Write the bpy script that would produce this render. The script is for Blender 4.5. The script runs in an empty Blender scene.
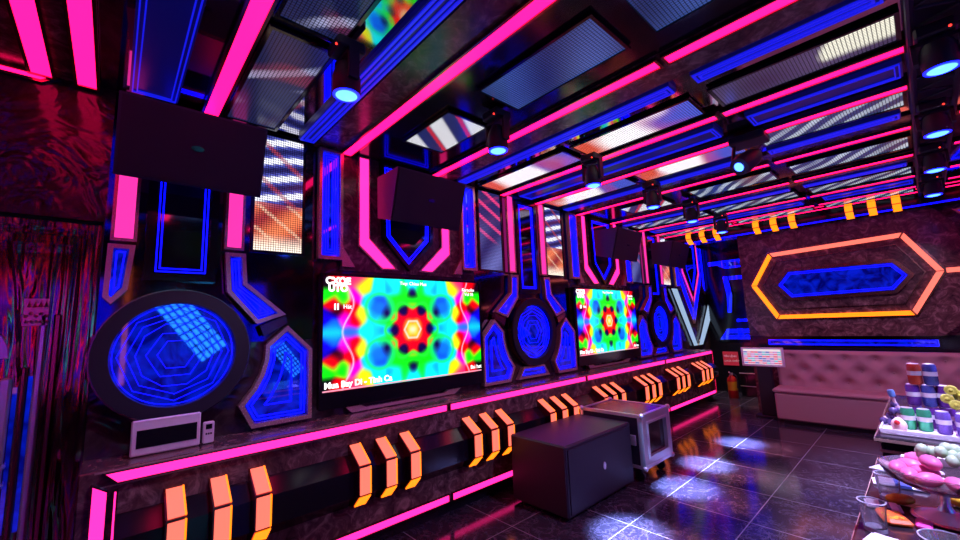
import bpy, bmesh, math, random
from mathutils import Vector, Matrix
random.seed(7)
S = bpy.context.scene
COL = S.collection
PI = math.pi

# ------------------------------------------------------------------ materials
def nodes(name):
    m = bpy.data.materials.new(name); m.use_nodes = True
    nt = m.node_tree; b = nt.nodes['Principled BSDF']
    return m, nt, b
def plain(name, col, rough=.5, metal=0., spec=.5, coat=0.):
    m, nt, b = nodes(name)
    b.inputs['Base Color'].default_value = (*col, 1); b.inputs['Roughness'].default_value = rough
    b.inputs['Metallic'].default_value = metal; b.inputs['Specular IOR Level'].default_value = spec
    b.inputs['Coat Weight'].default_value = coat
    # a faint surface irregularity so nothing is perfectly uniform
    n = nt.nodes.new('ShaderNodeTexNoise'); n.inputs['Scale'].default_value = 60
    r = nt.nodes.new('ShaderNodeMapRange'); r.inputs['To Min'].default_value = max(0, rough-.04); r.inputs['To Max'].default_value = min(1, rough+.06)
    nt.links.new(n.outputs['Fac'], r.inputs['Value']); nt.links.new(r.outputs[0], b.inputs['Roughness'])
    return m
def glow(name, col, strength=1., base=(.02, .02, .02)):
    m, nt, b = nodes(name)
    b.inputs['Base Color'].default_value = (*base, 1); b.inputs['Roughness'].default_value = .3
    b.inputs['Emission Color'].default_value = (*col, 1); b.inputs['Emission Strength'].default_value = strength
    return m
def stone(name, c0, c1, c2, scale=5., rough=.18, vein=.5, bump=0.):
    m, nt, b = nodes(name); L = nt.links.new
    g = nt.nodes.new('ShaderNodeNewGeometry')
    n = nt.nodes.new('ShaderNodeTexNoise'); n.inputs['Scale'].default_value = scale; n.inputs['Detail'].default_value = 9
    n.inputs['Roughness'].default_value = .68; n.inputs['Distortion'].default_value = 1.4
    L(g.outputs['Position'], n.inputs['Vector'])
    r = nt.nodes.new('ShaderNodeValToRGB'); e = r.color_ramp.elements
    e[0].position = .32; e[0].color = (*c0, 1); e[1].position = .72; e[1].color = (*c2, 1)
    k = e.new(.52); k.color = (*c1, 1)
    L(n.outputs['Fac'], r.inputs['Fac']); L(r.outputs['Color'], b.inputs['Base Color'])
    b.inputs['Roughness'].default_value = rough
    if bump:
        if name == 'rippled_copper':
            mp = nt.nodes.new('ShaderNodeMapping'); mp.inputs['Scale'].default_value = (2.5, 2.5, .22); L(g.outputs['Position'], mp.inputs['Vector'])
        n2 = nt.nodes.new('ShaderNodeTexNoise'); n2.inputs['Scale'].default_value = scale*.6; n2.inputs['Distortion'].default_value = 2
        L(mp.outputs[0] if name == 'rippled_copper' else g.outputs['Position'], n2.inputs['Vector'])
        bp = nt.nodes.new('ShaderNodeBump'); bp.inputs['Strength'].default_value = bump; bp.inputs['Distance'].default_value = .05
        L(n2.outputs['Fac'], bp.inputs['Height']); L(bp.outputs[0], b.inputs['Normal'])
    return m
def floor_mat():
    m, nt, b = nodes('black_veined_tile'); L = nt.links.new
    g = nt.nodes.new('ShaderNodeNewGeometry'); N = nt.nodes.new
    n = N('ShaderNodeTexNoise'); n.inputs['Scale'].default_value = 5.5; n.inputs['Detail'].default_value = 10; n.inputs['Roughness'].default_value = .65; n.inputs['Distortion'].default_value = 1.2
    L(g.outputs['Position'], n.inputs['Vector'])
    a = N('ShaderNodeMath'); a.operation = 'SUBTRACT'; a.inputs[1].default_value = .5; L(n.outputs['Fac'], a.inputs[0])
    ab = N('ShaderNodeMath'); ab.operation = 'ABSOLUTE'; L(a.outputs[0], ab.inputs[0])
    r = N('ShaderNodeValToRGB'); e = r.color_ramp.elements
    e[0].position = 0; e[0].color = (.12, .10, .14, 1); e[1].position = .03; e[1].color = (.034, .028, .046, 1)
    k = e.new(.012); k.color = (.055, .045, .07, 1)
    L(ab.outputs[0], r.inputs['Fac'])
    n3 = N('ShaderNodeTexNoise'); n3.inputs['Scale'].default_value = 30; n3.inputs['Detail'].default_value = 6
    L(g.outputs['Position'], n3.inputs['Vector'])
    r3 = N('ShaderNodeValToRGB'); e = r3.color_ramp.elements
    e[0].position = .58; e[0].color = (0, 0, 0, 1); e[1].position = .78; e[1].color = (.09, .07, .10, 1)
    L(n3.outputs['Fac'], r3.inputs['Fac'])
    ad = N('ShaderNodeMix'); ad.data_type = 'RGBA'; ad.blend_type = 'ADD'; ad.inputs[0].default_value = 1
    L(r.outputs['Color'], ad.inputs[6]); L(r3.outputs['Color'], ad.inputs[7])
    sx = N('ShaderNodeSeparateXYZ'); L(g.outputs['Position'], sx.inputs[0])
    prev = None
    for ax, off in (('X', 1.36), ('Y', 4.06)):
        s = N('ShaderNodeMath'); s.operation = 'SUBTRACT'; s.inputs[1].default_value = off - .6*20; L(sx.outputs[ax], s.inputs[0])
        md = N('ShaderNodeMath'); md.operation = 'MODULO'; md.inputs[1].default_value = .6; L(s.outputs[0], md.inputs[0])
        lt = N('ShaderNodeMath'); lt.operation = 'LESS_THAN'; lt.inputs[1].default_value = .007; L(md.outputs[0], lt.inputs[0])
        if prev is None: prev = lt
        else:
            mx = N('ShaderNodeMath'); mx.operation = 'MAXIMUM'; L(prev.outputs[0], mx.inputs[0]); L(lt.outputs[0], mx.inputs[1]); prev = mx
    mix = N('ShaderNodeMix'); mix.data_type = 'RGBA'; L(prev.outputs[0], mix.inputs[0]); L(ad.outputs[2], mix.inputs[6])
    mix.inputs[7].default_value = (.30, .28, .33, 1)
    L(mix.outputs[2], b.inputs['Base Color']); b.inputs['Roughness'].default_value = .13
    return m
def attr_screen(name, strength, dots=None, dark=.06):
    """emission of a lit screen from the picture stored per vertex / pixel; dots = (nu, nv) pixel grid"""
    m, nt, b = nodes(name); L = nt.links.new; N = nt.nodes.new
    a = N('ShaderNodeAttribute'); a.attribute_name = 'picture'
    b.inputs['Base Color'].default_value = (.01, .01, .012, 1); b.inputs['Roughness'].default_value = .25
    b.inputs['Emission Strength'].default_value = strength
    src = a.outputs['Color']
    if dots:
        uv = N('ShaderNodeUVMap'); sp = N('ShaderNodeSeparateXYZ'); L(uv.outputs[0], sp.inputs[0]); outs = []
        for ax, n in zip('XY', dots):
            mu = N('ShaderNodeMath'); mu.operation = 'MULTIPLY'; mu.inputs[1].default_value = n; L(sp.outputs[ax], mu.inputs[0])
            fr = N('ShaderNodeMath'); fr.operation = 'FRACT'; L(mu.outputs[0], fr.inputs[0])
            c = N('ShaderNodeMath'); c.operation = 'COMPARE'; c.inputs[1].default_value = .5; c.inputs[2].default_value = .39; L(fr.outputs[0], c.inputs[0]); outs.append(c)
        mu = N('ShaderNodeMath'); mu.operation = 'MULTIPLY'; L(outs[0].outputs[0], mu.inputs[0]); L(outs[1].outputs[0], mu.inputs[1])
        mr = N('ShaderNodeMapRange'); mr.inputs['To Min'].default_value = dark; mr.inputs['To Max'].default_value = 1; L(mu.outputs[0], mr.inputs['Value'])
        mx = N('ShaderNodeMix'); mx.data_type = 'RGBA'; mx.blend_type = 'MULTIPLY'; mx.inputs[0].default_value = 1
        L(src, mx.inputs[6]); L(mr.outputs[0], mx.inputs[7]); src = mx.outputs[2]
    L(src, b.inputs['Emission Color'])
    return m
def glass_mat(name, col=(1, 1, 1), rough=.02):
    m, nt, b = nodes(name)
    b.inputs['Base Color'].default_value = (*col, 1); b.inputs['Roughness'].default_value = rough
    b.inputs['Transmission Weight'].default_value = .92; b.inputs['IOR'].default_value = 1.45
    return m

M = {
 'marble': stone('red_brown_marble', (.035, .014, .018), (.15, .07, .075), (.48, .28, .26), 9., .2),
 'black_marble': stone('black_gold_marble', (.012,.009,.014), (.022,.016,.024), (.12,.07,.05), 7., .12),
 'marble_wavy': stone('rippled_marble', (.022, .010, .012), (.050, .026, .027), (.095, .058, .055), 6., .14, bump=.28),
 'floor': floor_mat(),
 'ceil': plain('dark_ceiling_mirror', (.50, .48, .55), .05, 1.),
 'mirror': plain('dark_wall_mirror', (.16, .15, .22), .05, 1.),
 'black_gloss': plain('black_gloss', (.010, .009, .016), .12, 0, .6),
 'black': plain('black_matt', (.012, .011, .020), .55),
 'black_tex': plain('black_textured_paint', (.030, .026, .048), .45),
 'gold': plain('rose_gold_metal', (.80, .52, .42), .25, .6),
 'copper': plain('dark_copper_metal', (.34, .15, .12), .2, 1.),
 'copper_wavy': stone('rippled_copper', (.20, .08, .06), (.36, .17, .13), (.55, .30, .24), 4., .12, bump=.5),
 'edge_glint': glass_mat('painted_glass_glint', (.80,.84,1.), .1),  # pale colour standing in for bright highlights on glass edges
 'navy': glow('navy_backlit_glass', (.0008, .001, .05), 1., (.02,.02,.06)),
 'steel': plain('brushed_aluminium', (.86, .86, .92), .3, .7),
 'white': plain('white_plastic', (.88, .85, .9), .35),
 'pink': glow('pink_neon', (1., .0036, .092), 4.6),
 'pink_ledge': glow('magenta_neon', (1., .016, .21), 2.9),
 'rose': glow('rose_neon', (1., .032, .36), 1.2),
 'blue': glow('blue_neon', (.0006, .0014, 1.), 4.),
 'blue_loop': glow('deep_blue_neon', (.006, .009, .72), 1.),
 'amber': glow('amber_light', (1., .17, .002), 2.4),
 'peach': glow('peach_light', (1., .15, .105), 1.5),
 'orange': glow('orange_light', (1., .14, .02), 1.2),
 'lens': glow('blue_white_lens', (.03, .10, 1.), 9.),
 'lens_ring': glow('blue_lens_ring', (.002, .006, 1.), 8.),
 'red_led': glow('red_indicator', (1., .03, .02), 3.),
 'text': glow('white_screen_text', (1., 1., 1.), 1.6),
 'velvet': plain('mauve_velvet', (.52, .29, .32), .7),
 'tv': attr_screen('television_picture', 1.15),
 'menu': attr_screen('menu_picture', .8),
 'led': attr_screen('led_wall_pixels', 1.5, (1, 1)),
 'led_c': attr_screen('led_ceiling_pixels', 1.0, (1, 1), .1),
 'glass': glass_mat('clear_glass', (.93, .95, 1.)),
 'red': plain('red_enamel', (.55, .02, .02), .3),
 'yellow': plain('yellow_label', (.85, .50, .03), .45),
}
def blue_glass():
    m, nt, b = nodes('blue_backlit_mirror_glass')
    b.inputs['Base Color'].default_value = (.14, .17, .62, 1); b.inputs['Metallic'].default_value = 1; b.inputs['Roughness'].default_value = .03
    n = nt.nodes.new('ShaderNodeTexNoise'); n.inputs['Scale'].default_value = 7; n.inputs['Distortion'].default_value = 1.5
    g = nt.nodes.new('ShaderNodeNewGeometry'); nt.links.new(g.outputs['Position'], n.inputs['Vector'])
    r = nt.nodes.new('ShaderNodeValToRGB'); e = r.color_ramp.elements
    e[0].position = .35; e[0].color = (.0, .0010, .13, 1); e[1].position = .68; e[1].color = (.0012, .012, .62, 1)
    nt.links.new(n.outputs['Fac'], r.inputs['Fac']); nt.links.new(r.outputs[0], b.inputs['Emission Color']); b.inputs['Emission Strength'].default_value = .9
    return m
M['edge_glint'].node_tree.nodes['Principled BSDF'].inputs['Transmission Weight'].default_value = .35
M['bglass'] = blue_glass()
_b = M['copper_wavy'].node_tree.nodes['Principled BSDF']; _b.inputs['Metallic'].default_value = 1

# ------------------------------------------------------------------ mesh helpers
class MB:
    def __init__(s): s.v = []; s.f = []
    def add(s, vs, fs):
        o = len(s.v); s.v += [Vector(v) for v in vs]; s.f += [tuple(i+o for i in f) for f in fs]; return s
    def box(s, x0, x1, y0, y1, z0, z1):
        return s.add([(x0,y0,z0),(x1,y0,z0),(x1,y1,z0),(x0,y1,z0),(x0,y0,z1),(x1,y0,z1),(x1,y1,z1),(x0,y1,z1)],
                     [(0,3,2,1),(4,5,6,7),(0,1,5,4),(1,2,6,5),(2,3,7,6),(3,0,4,7)])
    def cbox(s, x0, x1, y0, y1, z0, z1, b=.01):
        """box with chamfered edges"""
        xs, ys, zs = (x0, x1), (y0, y1), (z0, z1); vs = []; idx = {}
        for i in (0,1):
            for j in (0,1):
                for k in (0,1):
                    sx, sy, sz = (1-2*i), (1-2*j), (1-2*k)
                    for a, p in (('x', (xs[i], ys[j]+sy*b, zs[k]+sz*b)), ('y', (xs[i]+sx*b, ys[j], zs[k]+sz*b)), ('z', (xs[i]+sx*b, ys[j]+sy*b, zs[k]))):
                        idx[i,j,k,a] = len(vs); vs.append(p)
        f = []
        for i in (0,1): f.append([idx[i,j,k,'x'] for j,k in ((0,0),(1,0),(1,1),(0,1))])
        for j in (0,1): f.append([idx[i,j,k,'y'] for i,k in ((0,0),(1,0),(1,1),(0,1))])
        for k in (0,1): f.append([idx[i,j,k,'z'] for i,j in ((0,0),(1,0),(1,1),(0,1))])
        for i in (0,1):
            for j in (0,1): f.append([idx[i,j,0,'x'], idx[i,j,1,'x'], idx[i,j,1,'y'], idx[i,j,0,'y']])
            for k in (0,1): f.append([idx[i,0,k,'x'], idx[i,1,k,'x'], idx[i,1,k,'z'], idx[i,0,k,'z']])
        for j in (0,1):
            for k in (0,1): f.append([idx[0,j,k,'y'], idx[1,j,k,'y'], idx[1,j,k,'z'], idx[0,j,k,'z']])
        for i in (0,1):
            for j in (0,1):
                for k in (0,1): f.append([idx[i,j,k,a] for a in 'xyz'])
        return s.add(vs, f)
    def prism(s, poly, PL, w0, w1):
        n = len(poly)
        return s.add([PL(u,v,w0) for u,v in poly]+[PL(u,v,w1) for u,v in poly],
                     [tuple(range(n)), tuple(range(2*n-1,n-1,-1))]+[(i,(i+1)%n,n+(i+1)%n,n+i) for i in range(n)])
    def ring(s, po, pi, PL, w0, w1):
        n = len(po); vs = [PL(u,v,w) for w in (w0,w1) for p in (po,pi) for u,v in p]; f = []
        for i in range(n):
            j = (i+1)%n
            f += [(i,j,n+j,n+i),(2*n+i,2*n+j,3*n+j,3*n+i),(i,j,2*n+j,2*n+i),(n+i,n+j,3*n+j,3*n+i)]
        return s.add(vs, f)
    def lathe(s, prof, c, n=20, axis='z', cap=True):
        vs = []; f = []
        for r, h in prof:
            for i in range(n):
                a = 2*PI*i/n; x, y = r*math.cos(a), r*math.sin(a)
                p = {'z': (x,y,h), 'y': (x,h,y), 'x': (h,x,y)}[axis]
                vs.append((c[0]+p[0], c[1]+p[1], c[2]+p[2]))
        m = len(prof)
        for k in range(m-1):
            for i in range(n): f.append((k*n+i, k*n+(i+1)%n, (k+1)*n+(i+1)%n, (k+1)*n+i))
        if cap: f += [tuple(range(n)), tuple(range((m-1)*n, m*n))]
        return s.add(vs, f)
    def tube(s, pts, r, n=8, closed=False):
        pts = [Vector(p) for p in pts]; vs = []; f = []; m = len(pts)
        for i, p in enumerate(pts):
            a = pts[i-1] if (i or closed) else p; b = pts[(i+1)%m] if (i < m-1 or closed) else p
            d = (b-a).normalized(); u = d.orthogonal().normalized() if not i else (u-d*u.dot(d)).normalized(); w = d.cross(u)
            vs += [p+u*r*math.cos(2*PI*k/n)+w*r*math.sin(2*PI*k/n) for k in range(n)]
        for i in range(m if closed else m-1):
            j = (i+1)%m
            for k in range(n): f.append((i*n+k, i*n+(k+1)%n, j*n+(k+1)%n, j*n+k))
        if not closed: f += [tuple(range(n)), tuple(range((m-1)*n, m*n))]
        return s.add(vs, f)
    def ball(s, c, r, seg=12, sc=(1,1,1), rot=None):
        vs = []; f = []; m = seg//2
        for k in range(m+1):
            t = PI*k/m
            for i in range(seg):
                a = 2*PI*i/seg; v = Vector((r*sc[0]*math.sin(t)*math.cos(a), r*sc[1]*math.sin(t)*math.sin(a), r*sc[2]*math.cos(t)))
                if rot: v = rot @ v
                vs.append(Vector(c)+v)
        for k in range(m):
            for i in range(seg): f.append((k*seg+i, k*seg+(i+1)%seg, (k+1)*seg+(i+1)%seg, (k+1)*seg+i))
        return s.add(vs, f)
    def xform(s, mat, start=0):
        for i in range(start, len(s.v)): s.v[i] = mat @ s.v[i]
        return s
    def build(s, name, mat, parent=None, loc=None, smooth=False, label=None):
        o0 = Vector(loc) if loc is not None else (Vector(root_loc(parent)) if parent else Vector((0,0,0)))
        me = bpy.data.meshes.new(name); me.from_pydata([v-o0 for v in s.v], [], s.f)
        bm = bmesh.new(); bm.from_mesh(me); bmesh.ops.remove_doubles(bm, verts=bm.verts, dist=1e-6)
        bmesh.ops.recalc_face_normals(bm, faces=bm.faces); bm.to_mesh(me); bm.free()
        if smooth:
            for p in me.polygons: p.use_smooth = True
            me.set_sharp_from_angle(angle=math.radians(40))
        me.materials.append(mat if not isinstance(mat, str) else M[mat])
        o = bpy.data.objects.new(name, me); COL.objects.link(o)
        if parent: o.parent = parent
        elif loc is not None: o.location = o0
        if label: o['label'] = label
        return o
def root_loc(o):
    while o.parent: o = o.parent
    return o.location
def tag(o, label, cat, group=None):
    o['label'] = label; o['category'] = cat
    if group: o['group'] = group
    return o
def thing(name, label, cat, loc, group=None):
    o = bpy.data.objects.new(name, None); COL.objects.link(o); o.location = loc; o.empty_display_size = .05
    return tag(o, label, cat, group)
def struct(name, mb, mat):
    o = mb.build(name, mat); o['kind'] = 'structure'; return o
def copy_thing(o, delta, label, group=None):
    c = o.copy(); COL.objects.link(c); c.location = o.location + Vector(delta); c['label'] = label
    if group: c['group'] = group
    for ch in o.children:
        d = ch.copy(); COL.objects.link(d); d.parent = c
        for g in ch.children:
            e = g.copy(); COL.objects.link(e); e.parent = d
    return c
# planes the decoration is mounted on
def wallP(x0): return lambda u, v, w: (x0+w, u, v)        # (along the wall, up), w into the room
def ceilP(z0): return lambda u, v, w: (u, v, z0-w)        # (x, y), w downwards
def farP(y0): return lambda u, v, w: (u, y0-w, v)         # (x, up), w towards the viewer
W0, C0 = wallP(0.), ceilP(2.9)
def area(p): return sum(p[i][0]*p[(i+1)%len(p)][1]-p[(i+1)%len(p)][0]*p[i][1] for i in range(len(p)))/2
def inset(poly, d):
    sgn = 1 if area(poly) > 0 else -1; n = len(poly); out = []
    for i in range(n):
        p0, p1, p2 = Vector(poly[i-1]), Vector(poly[i]), Vector(poly[(i+1)%n])
        e1 = (p1-p0).normalized(); e2 = (p2-p1).normalized()
        n1 = Vector((-e1.y, e1.x))*sgn; n2 = Vector((-e2.y, e2.x))*sgn
        k = n1+n2; q = k.length_squared
        out.append(tuple(p1 + (k*(2*d/q) if q > .15 else n1*d)))
    return out
def rect(u0, u1, v0, v1): return [(u0,v0),(u1,v0),(u1,v1),(u0,v1)]
def circ(cu, cv, r, n=40): return [(cu+r*math.cos(2*PI*i/n), cv+r*math.sin(2*PI*i/n)) for i in range(n)]
def centre(poly, PL):
    c = sum((Vector(p) for p in poly), Vector((0,0)))/len(poly); return Vector(PL(c.x, c.y, 0))
ORD = ['first','second','third','fourth','fifth','sixth','seventh','eighth','ninth','tenth','eleventh','twelfth','thirteenth','fourteenth','fifteenth','sixteenth']

def panel(name, label, cat, poly, PL, w=0., fr=.022, depth=.045, fmat='gold', pmat='bglass', lines=(.018,.045,.075), lmat='blue', lw=.007, group=None, pname='glass'):
    t = thing(name, label, cat, centre(poly, PL), group)
    if fr:
        MB().ring(poly, inset(poly, fr), PL, w, w+depth).build('frame', fmat, t)
    ip = inset(poly, fr) if fr else poly; a0 = area(ip)
    MB().prism(ip, PL, w, w+depth*.5).build(pname, pmat, t)
    for d in lines:
        a, b = inset(ip, d), inset(ip, d+lw)
        if area(b)*a0 <= 0 or abs(area(b)) < abs(a0)*.04: break
        if max(abs(area(a)), abs(area(b))) > abs(a0): break
        MB().ring(a, b, PL, w+depth*.5, w+depth*.5+.008).build('neon_outline', lmat, t)
    return t
def strip(label, poly, PL, w=0., mat='pink', group=None, name='neon_strip', edge=.014, housing='copper'):
    t = thing(name, label, 'light strip', centre(poly, PL), group)
    MB().ring(inset(poly, -edge), poly, PL, w, w+.022).build('housing', housing, t)
    MB().prism(poly, PL, w, w+.016).build('diffuser', mat, t)
    return t
def picture_grid(name, PL, u0, u1, v0, v1, w, nu, nv, fn, mat, parent, perface=False):
    """a lit picture: one flat mesh whose pixels hold fn(s, t)"""
    o0 = Vector(root_loc(parent)); me = bpy.data.meshes.new(name); vs = []; fs = []
    for j in range(nv+1):
        for i in range(nu+1): vs.append(Vector(PL(u0+(u1-u0)*i/nu, v0+(v1-v0)*j/nv, w))-o0)
    for j in range(nv):
        for i in range(nu):
            a = j*(nu+1)+i; fs.append((a, a+1, a+nu+2, a+nu+1))
    me.from_pydata(vs, [], fs)
    at = me.color_attributes.new('picture', 'FLOAT_COLOR', 'CORNER'); cols = []
    if perface:
        for j in range(nv):
            for i in range(nu):
                c = fn((i+.5)/nu, (j+.5)/nv); cols += [c[0], c[1], c[2], 1.]*4
    else:
        g = [fn(i/nu, j/nv) for j in range(nv+1) for i in range(nu+1)]
        for f in fs:
            for k in f: cols += [*g[k], 1.]
    at.data.foreach_set('color', cols)
    uv = me.uv_layers.new(name='UVMap'); uvs = []
    for f in fs:
        for q in ((0,0),(1,0),(1,1),(0,1)): uvs += q
    uv.data.foreach_set('uv', uvs)
    me.materials.append(M[mat]); o = bpy.data.objects.new(name, me); COL.objects.link(o); o.parent = parent
    return o

# ------------------------------------------------------------------ room shell
FY, XR, YB, YE, XC = 7.5, 6.2, -2.6, 8.95, 1.07      # far wall, right wall, back wall, passage end, passage corner
struct('floor', MB().box(-.4, XR+.2, YB-.2, YE+.2, -.2, 0), 'floor')
struct('ceiling', MB().box(-.4, XR+.2, YB-.2, YE+.2, 2.9, 3.1), 'ceil')
struct('wall_left', MB().prism([(YB,0),(-1.75,0),(-1.75,2.12),(-.07,2.12),(-.07,0),(YE,0),(YE,2.9),(YB,2.9)], wallP(-.25), 0, .25), 'marble_wavy')
struct('wall_far', MB().box(XC, XR, FY, YE, 0, 2.9), 'marble')
struct('wall_end', MB().box(-.25, XC, YE, YE+.2, 0, 2.9), 'black_gloss')
struct('wall_right', MB().box(XR, XR+.2, YB, FY, 0, 2.9), 'black_gloss')
struct('wall_back', MB().box(-.25, XR, YB-.2, YB, 0, 2.9), 'black_gloss')

# ------------------------------------------------------------------ door at the left end of the wall
door = thing('door_1', 'ornate copper double door at the left edge of the room', 'door', (-.15, -.9, 0)); door['kind'] = 'structure'
MB().box(-.24, -.17, -1.66, -.19, .01, 2.04).build('door_leaf', 'copper_wavy', door)
fr = MB()
for (a, b, x0, x1) in ((-.105, -.072, -.20, .035), (-.18, -.135, -.20, .0), (-.135, -.105, -.2, -.03)):
    fr.box(x0, x1, a, b, 0, 2.12+(a+.07)*.9); fr.box(x0, x1, -1.75-(a+.07), -1.75-(b+.07), 0, 2.12+(a+.07)*.9)
    fr.box(x0, x1, -1.75-(a+.07), a, 2.12+(a+.072)*.9-(b-a), 2.12+(a+.07)*.9)
fr.build('door_frame', 'copper_wavy', door)
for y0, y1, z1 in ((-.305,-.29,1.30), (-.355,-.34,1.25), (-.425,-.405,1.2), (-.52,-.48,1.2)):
    MB().box(-.17, -.155, y0, y1, .55, z1).build('blue_glow_strip', 'bglass', door)  # glowing strips added to imitate the blue glow reflected in the door
for k, (y0, y1, x1) in enumerate(((-.235,-.205,-.135), (-.285,-.255,-.12), (-.335,-.31,-.135), (-.40,-.36,-.12), (-.47,-.43,-.135))):
    MB().cbox(-.17, x1, y0, y1, .02, 1.45-.05*k if k > 1 else 1.62, .008).build('moulding', 'steel' if k % 2 else 'copper', door)
for k in range(4):
    r0 = .55-.1*k
    arc = [(-.93+r0*math.cos(t), 1.40+.62*r0*math.sin(t)) for t in [PI*i/20 for i in range(21)]]
    arc2 = [(-.93+(r0-.04)*math.cos(t), 1.40+.62*(r0-.04)*math.sin(t)) for t in [PI*i/20 for i in range(20, -1, -1)]]
    MB().prism(arc+arc2, wallP(-.17), 0, .04).build('arch_moulding', 'copper' if k % 2 else 'steel', door)
cb = MB().box(-.17, -.12, -.345, -.255, 1.56, 1.70)
for k in range(4): cb.add([(-.119, -.335+.02*k, 1.655), (-.119, -.325+.02*k, 1.69), (-.119, -.315+.02*k, 1.655), (-.105, -.325+.02*k, 1.665)], [(0,1,3),(1,2,3),(2,0,3),(0,2,1)])
for k in range(5):
    cb.ball((-.12, -.335+.018*k, 1.61+.012*(k%2)), .009, 8); cb.ball((-.12, -.33+.018*k, 1.58), .009, 8)
cb.build('carved_block', 'gold', door)
MB().tube([(-.17,-.36,.87),(-.10,-.36,.87),(-.10,-.62,.87),(-.17,-.62,.87)], .012).build('door_handle', 'steel', door)
MB().tube([(-.17,-.36,.78),(-.10,-.36,.78),(-.10,-.62,.78),(-.17,-.62,.78)], .012).build('door_handle', 'steel', door)
strip('pink neon strip along the top of the wall above the door', [(-2.3,2.845),(-.36,2.845),(-.33,2.868),(-2.3,2.868)], W0, 0, group=None)

# ------------------------------------------------------------------ motifs along the screen wall
PER = 3.16; CY = [.285, .285+PER, .285+2*PER]           # round medallions
VY = [1.87, 1.87+PER, 1.87+2*PER]                       # pointed niches above the screens
NEAR = ['nearest', 'middle', 'farthest']
def mir(p, c, s): return [(c+s*u, v) for u, v in (p if s > 0 else p[::-1])]

def sm(a, b, x): x = max(0., min(1., (x-a)/(b-a))); return x*x*(3-2*x)
def mixc(a, b, k): return tuple(p+(q-p)*k for p, q in zip(a, b))
def led_wall_picture(seed):
    ph = seed*1.7
    if seed % 2 == 0 and seed:                     # purple picture with pink diagonal streaks
        def g(s, t):
            a = .5+.5*math.sin(t*34+s*7+ph); b = .5+.5*math.sin(t*9-s*4+ph)
            c = mixc((.02,.02,.12), (.75,.05,.22), sm(.72,.95,a)*sm(.3,.5,t)); return mixc(c, (.16,.18,.55), .7*b*sm(.75,.1,t))
        return g
    def f(s, t):
        if t > .40:
            a = math.sin(t*41 - s*1.9 + .9*math.sin(s*2.2+t*3) + ph)
            c = mixc((.015,.015,.09), (.06,.07,.38), sm(-.9,-.1,a)); c = mixc(c, (.85,.86,1.), sm(.25,.75,a))
            return mixc(c, (.35,.04,.05), .7*sm(.8,1.,math.sin(t*19+s*6+ph)))
        g = .5+.5*math.sin(s*5-t*15+ph); h = sm(.16,.0,t)
        c = mixc((.30,.03,.03), (.85,.20,.08), g); c = mixc(c, (.95,.62,.42), .5*sm(.75,1,math.sin(s*9+t*31+ph)))
        return mixc(mixc(c, (1.,.85,.7), h), (.1,.05,.2), .5*sm(.34,.42,t))
    return f
def led_panel(label, u0, u1, v0, v1, PL, pw, fn, mat, group, w=.004, fr=.018, name='led_mesh_screen'):
    t = thing(name, label, 'led screen', centre(rect(u0,u1,v0,v1), PL), group)
    MB().ring(rect(u0-fr,u1+fr,v0-fr,v1+fr), rect(u0,u1,v0,v1), PL, w-.003, w+.012).build('frame', 'black_gloss', t)
    MB().prism(rect(u0,u1,v0,v1), PL, w-.003, w).build('backing', 'black', t)
    picture_grid('pixel_grid', PL, u0, u1, v0, v1, w+.004, max(2,round((u1-u0)/pw)), max(2,round((v1-v0)/pw)), fn, mat, t, True)
    return t

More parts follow.
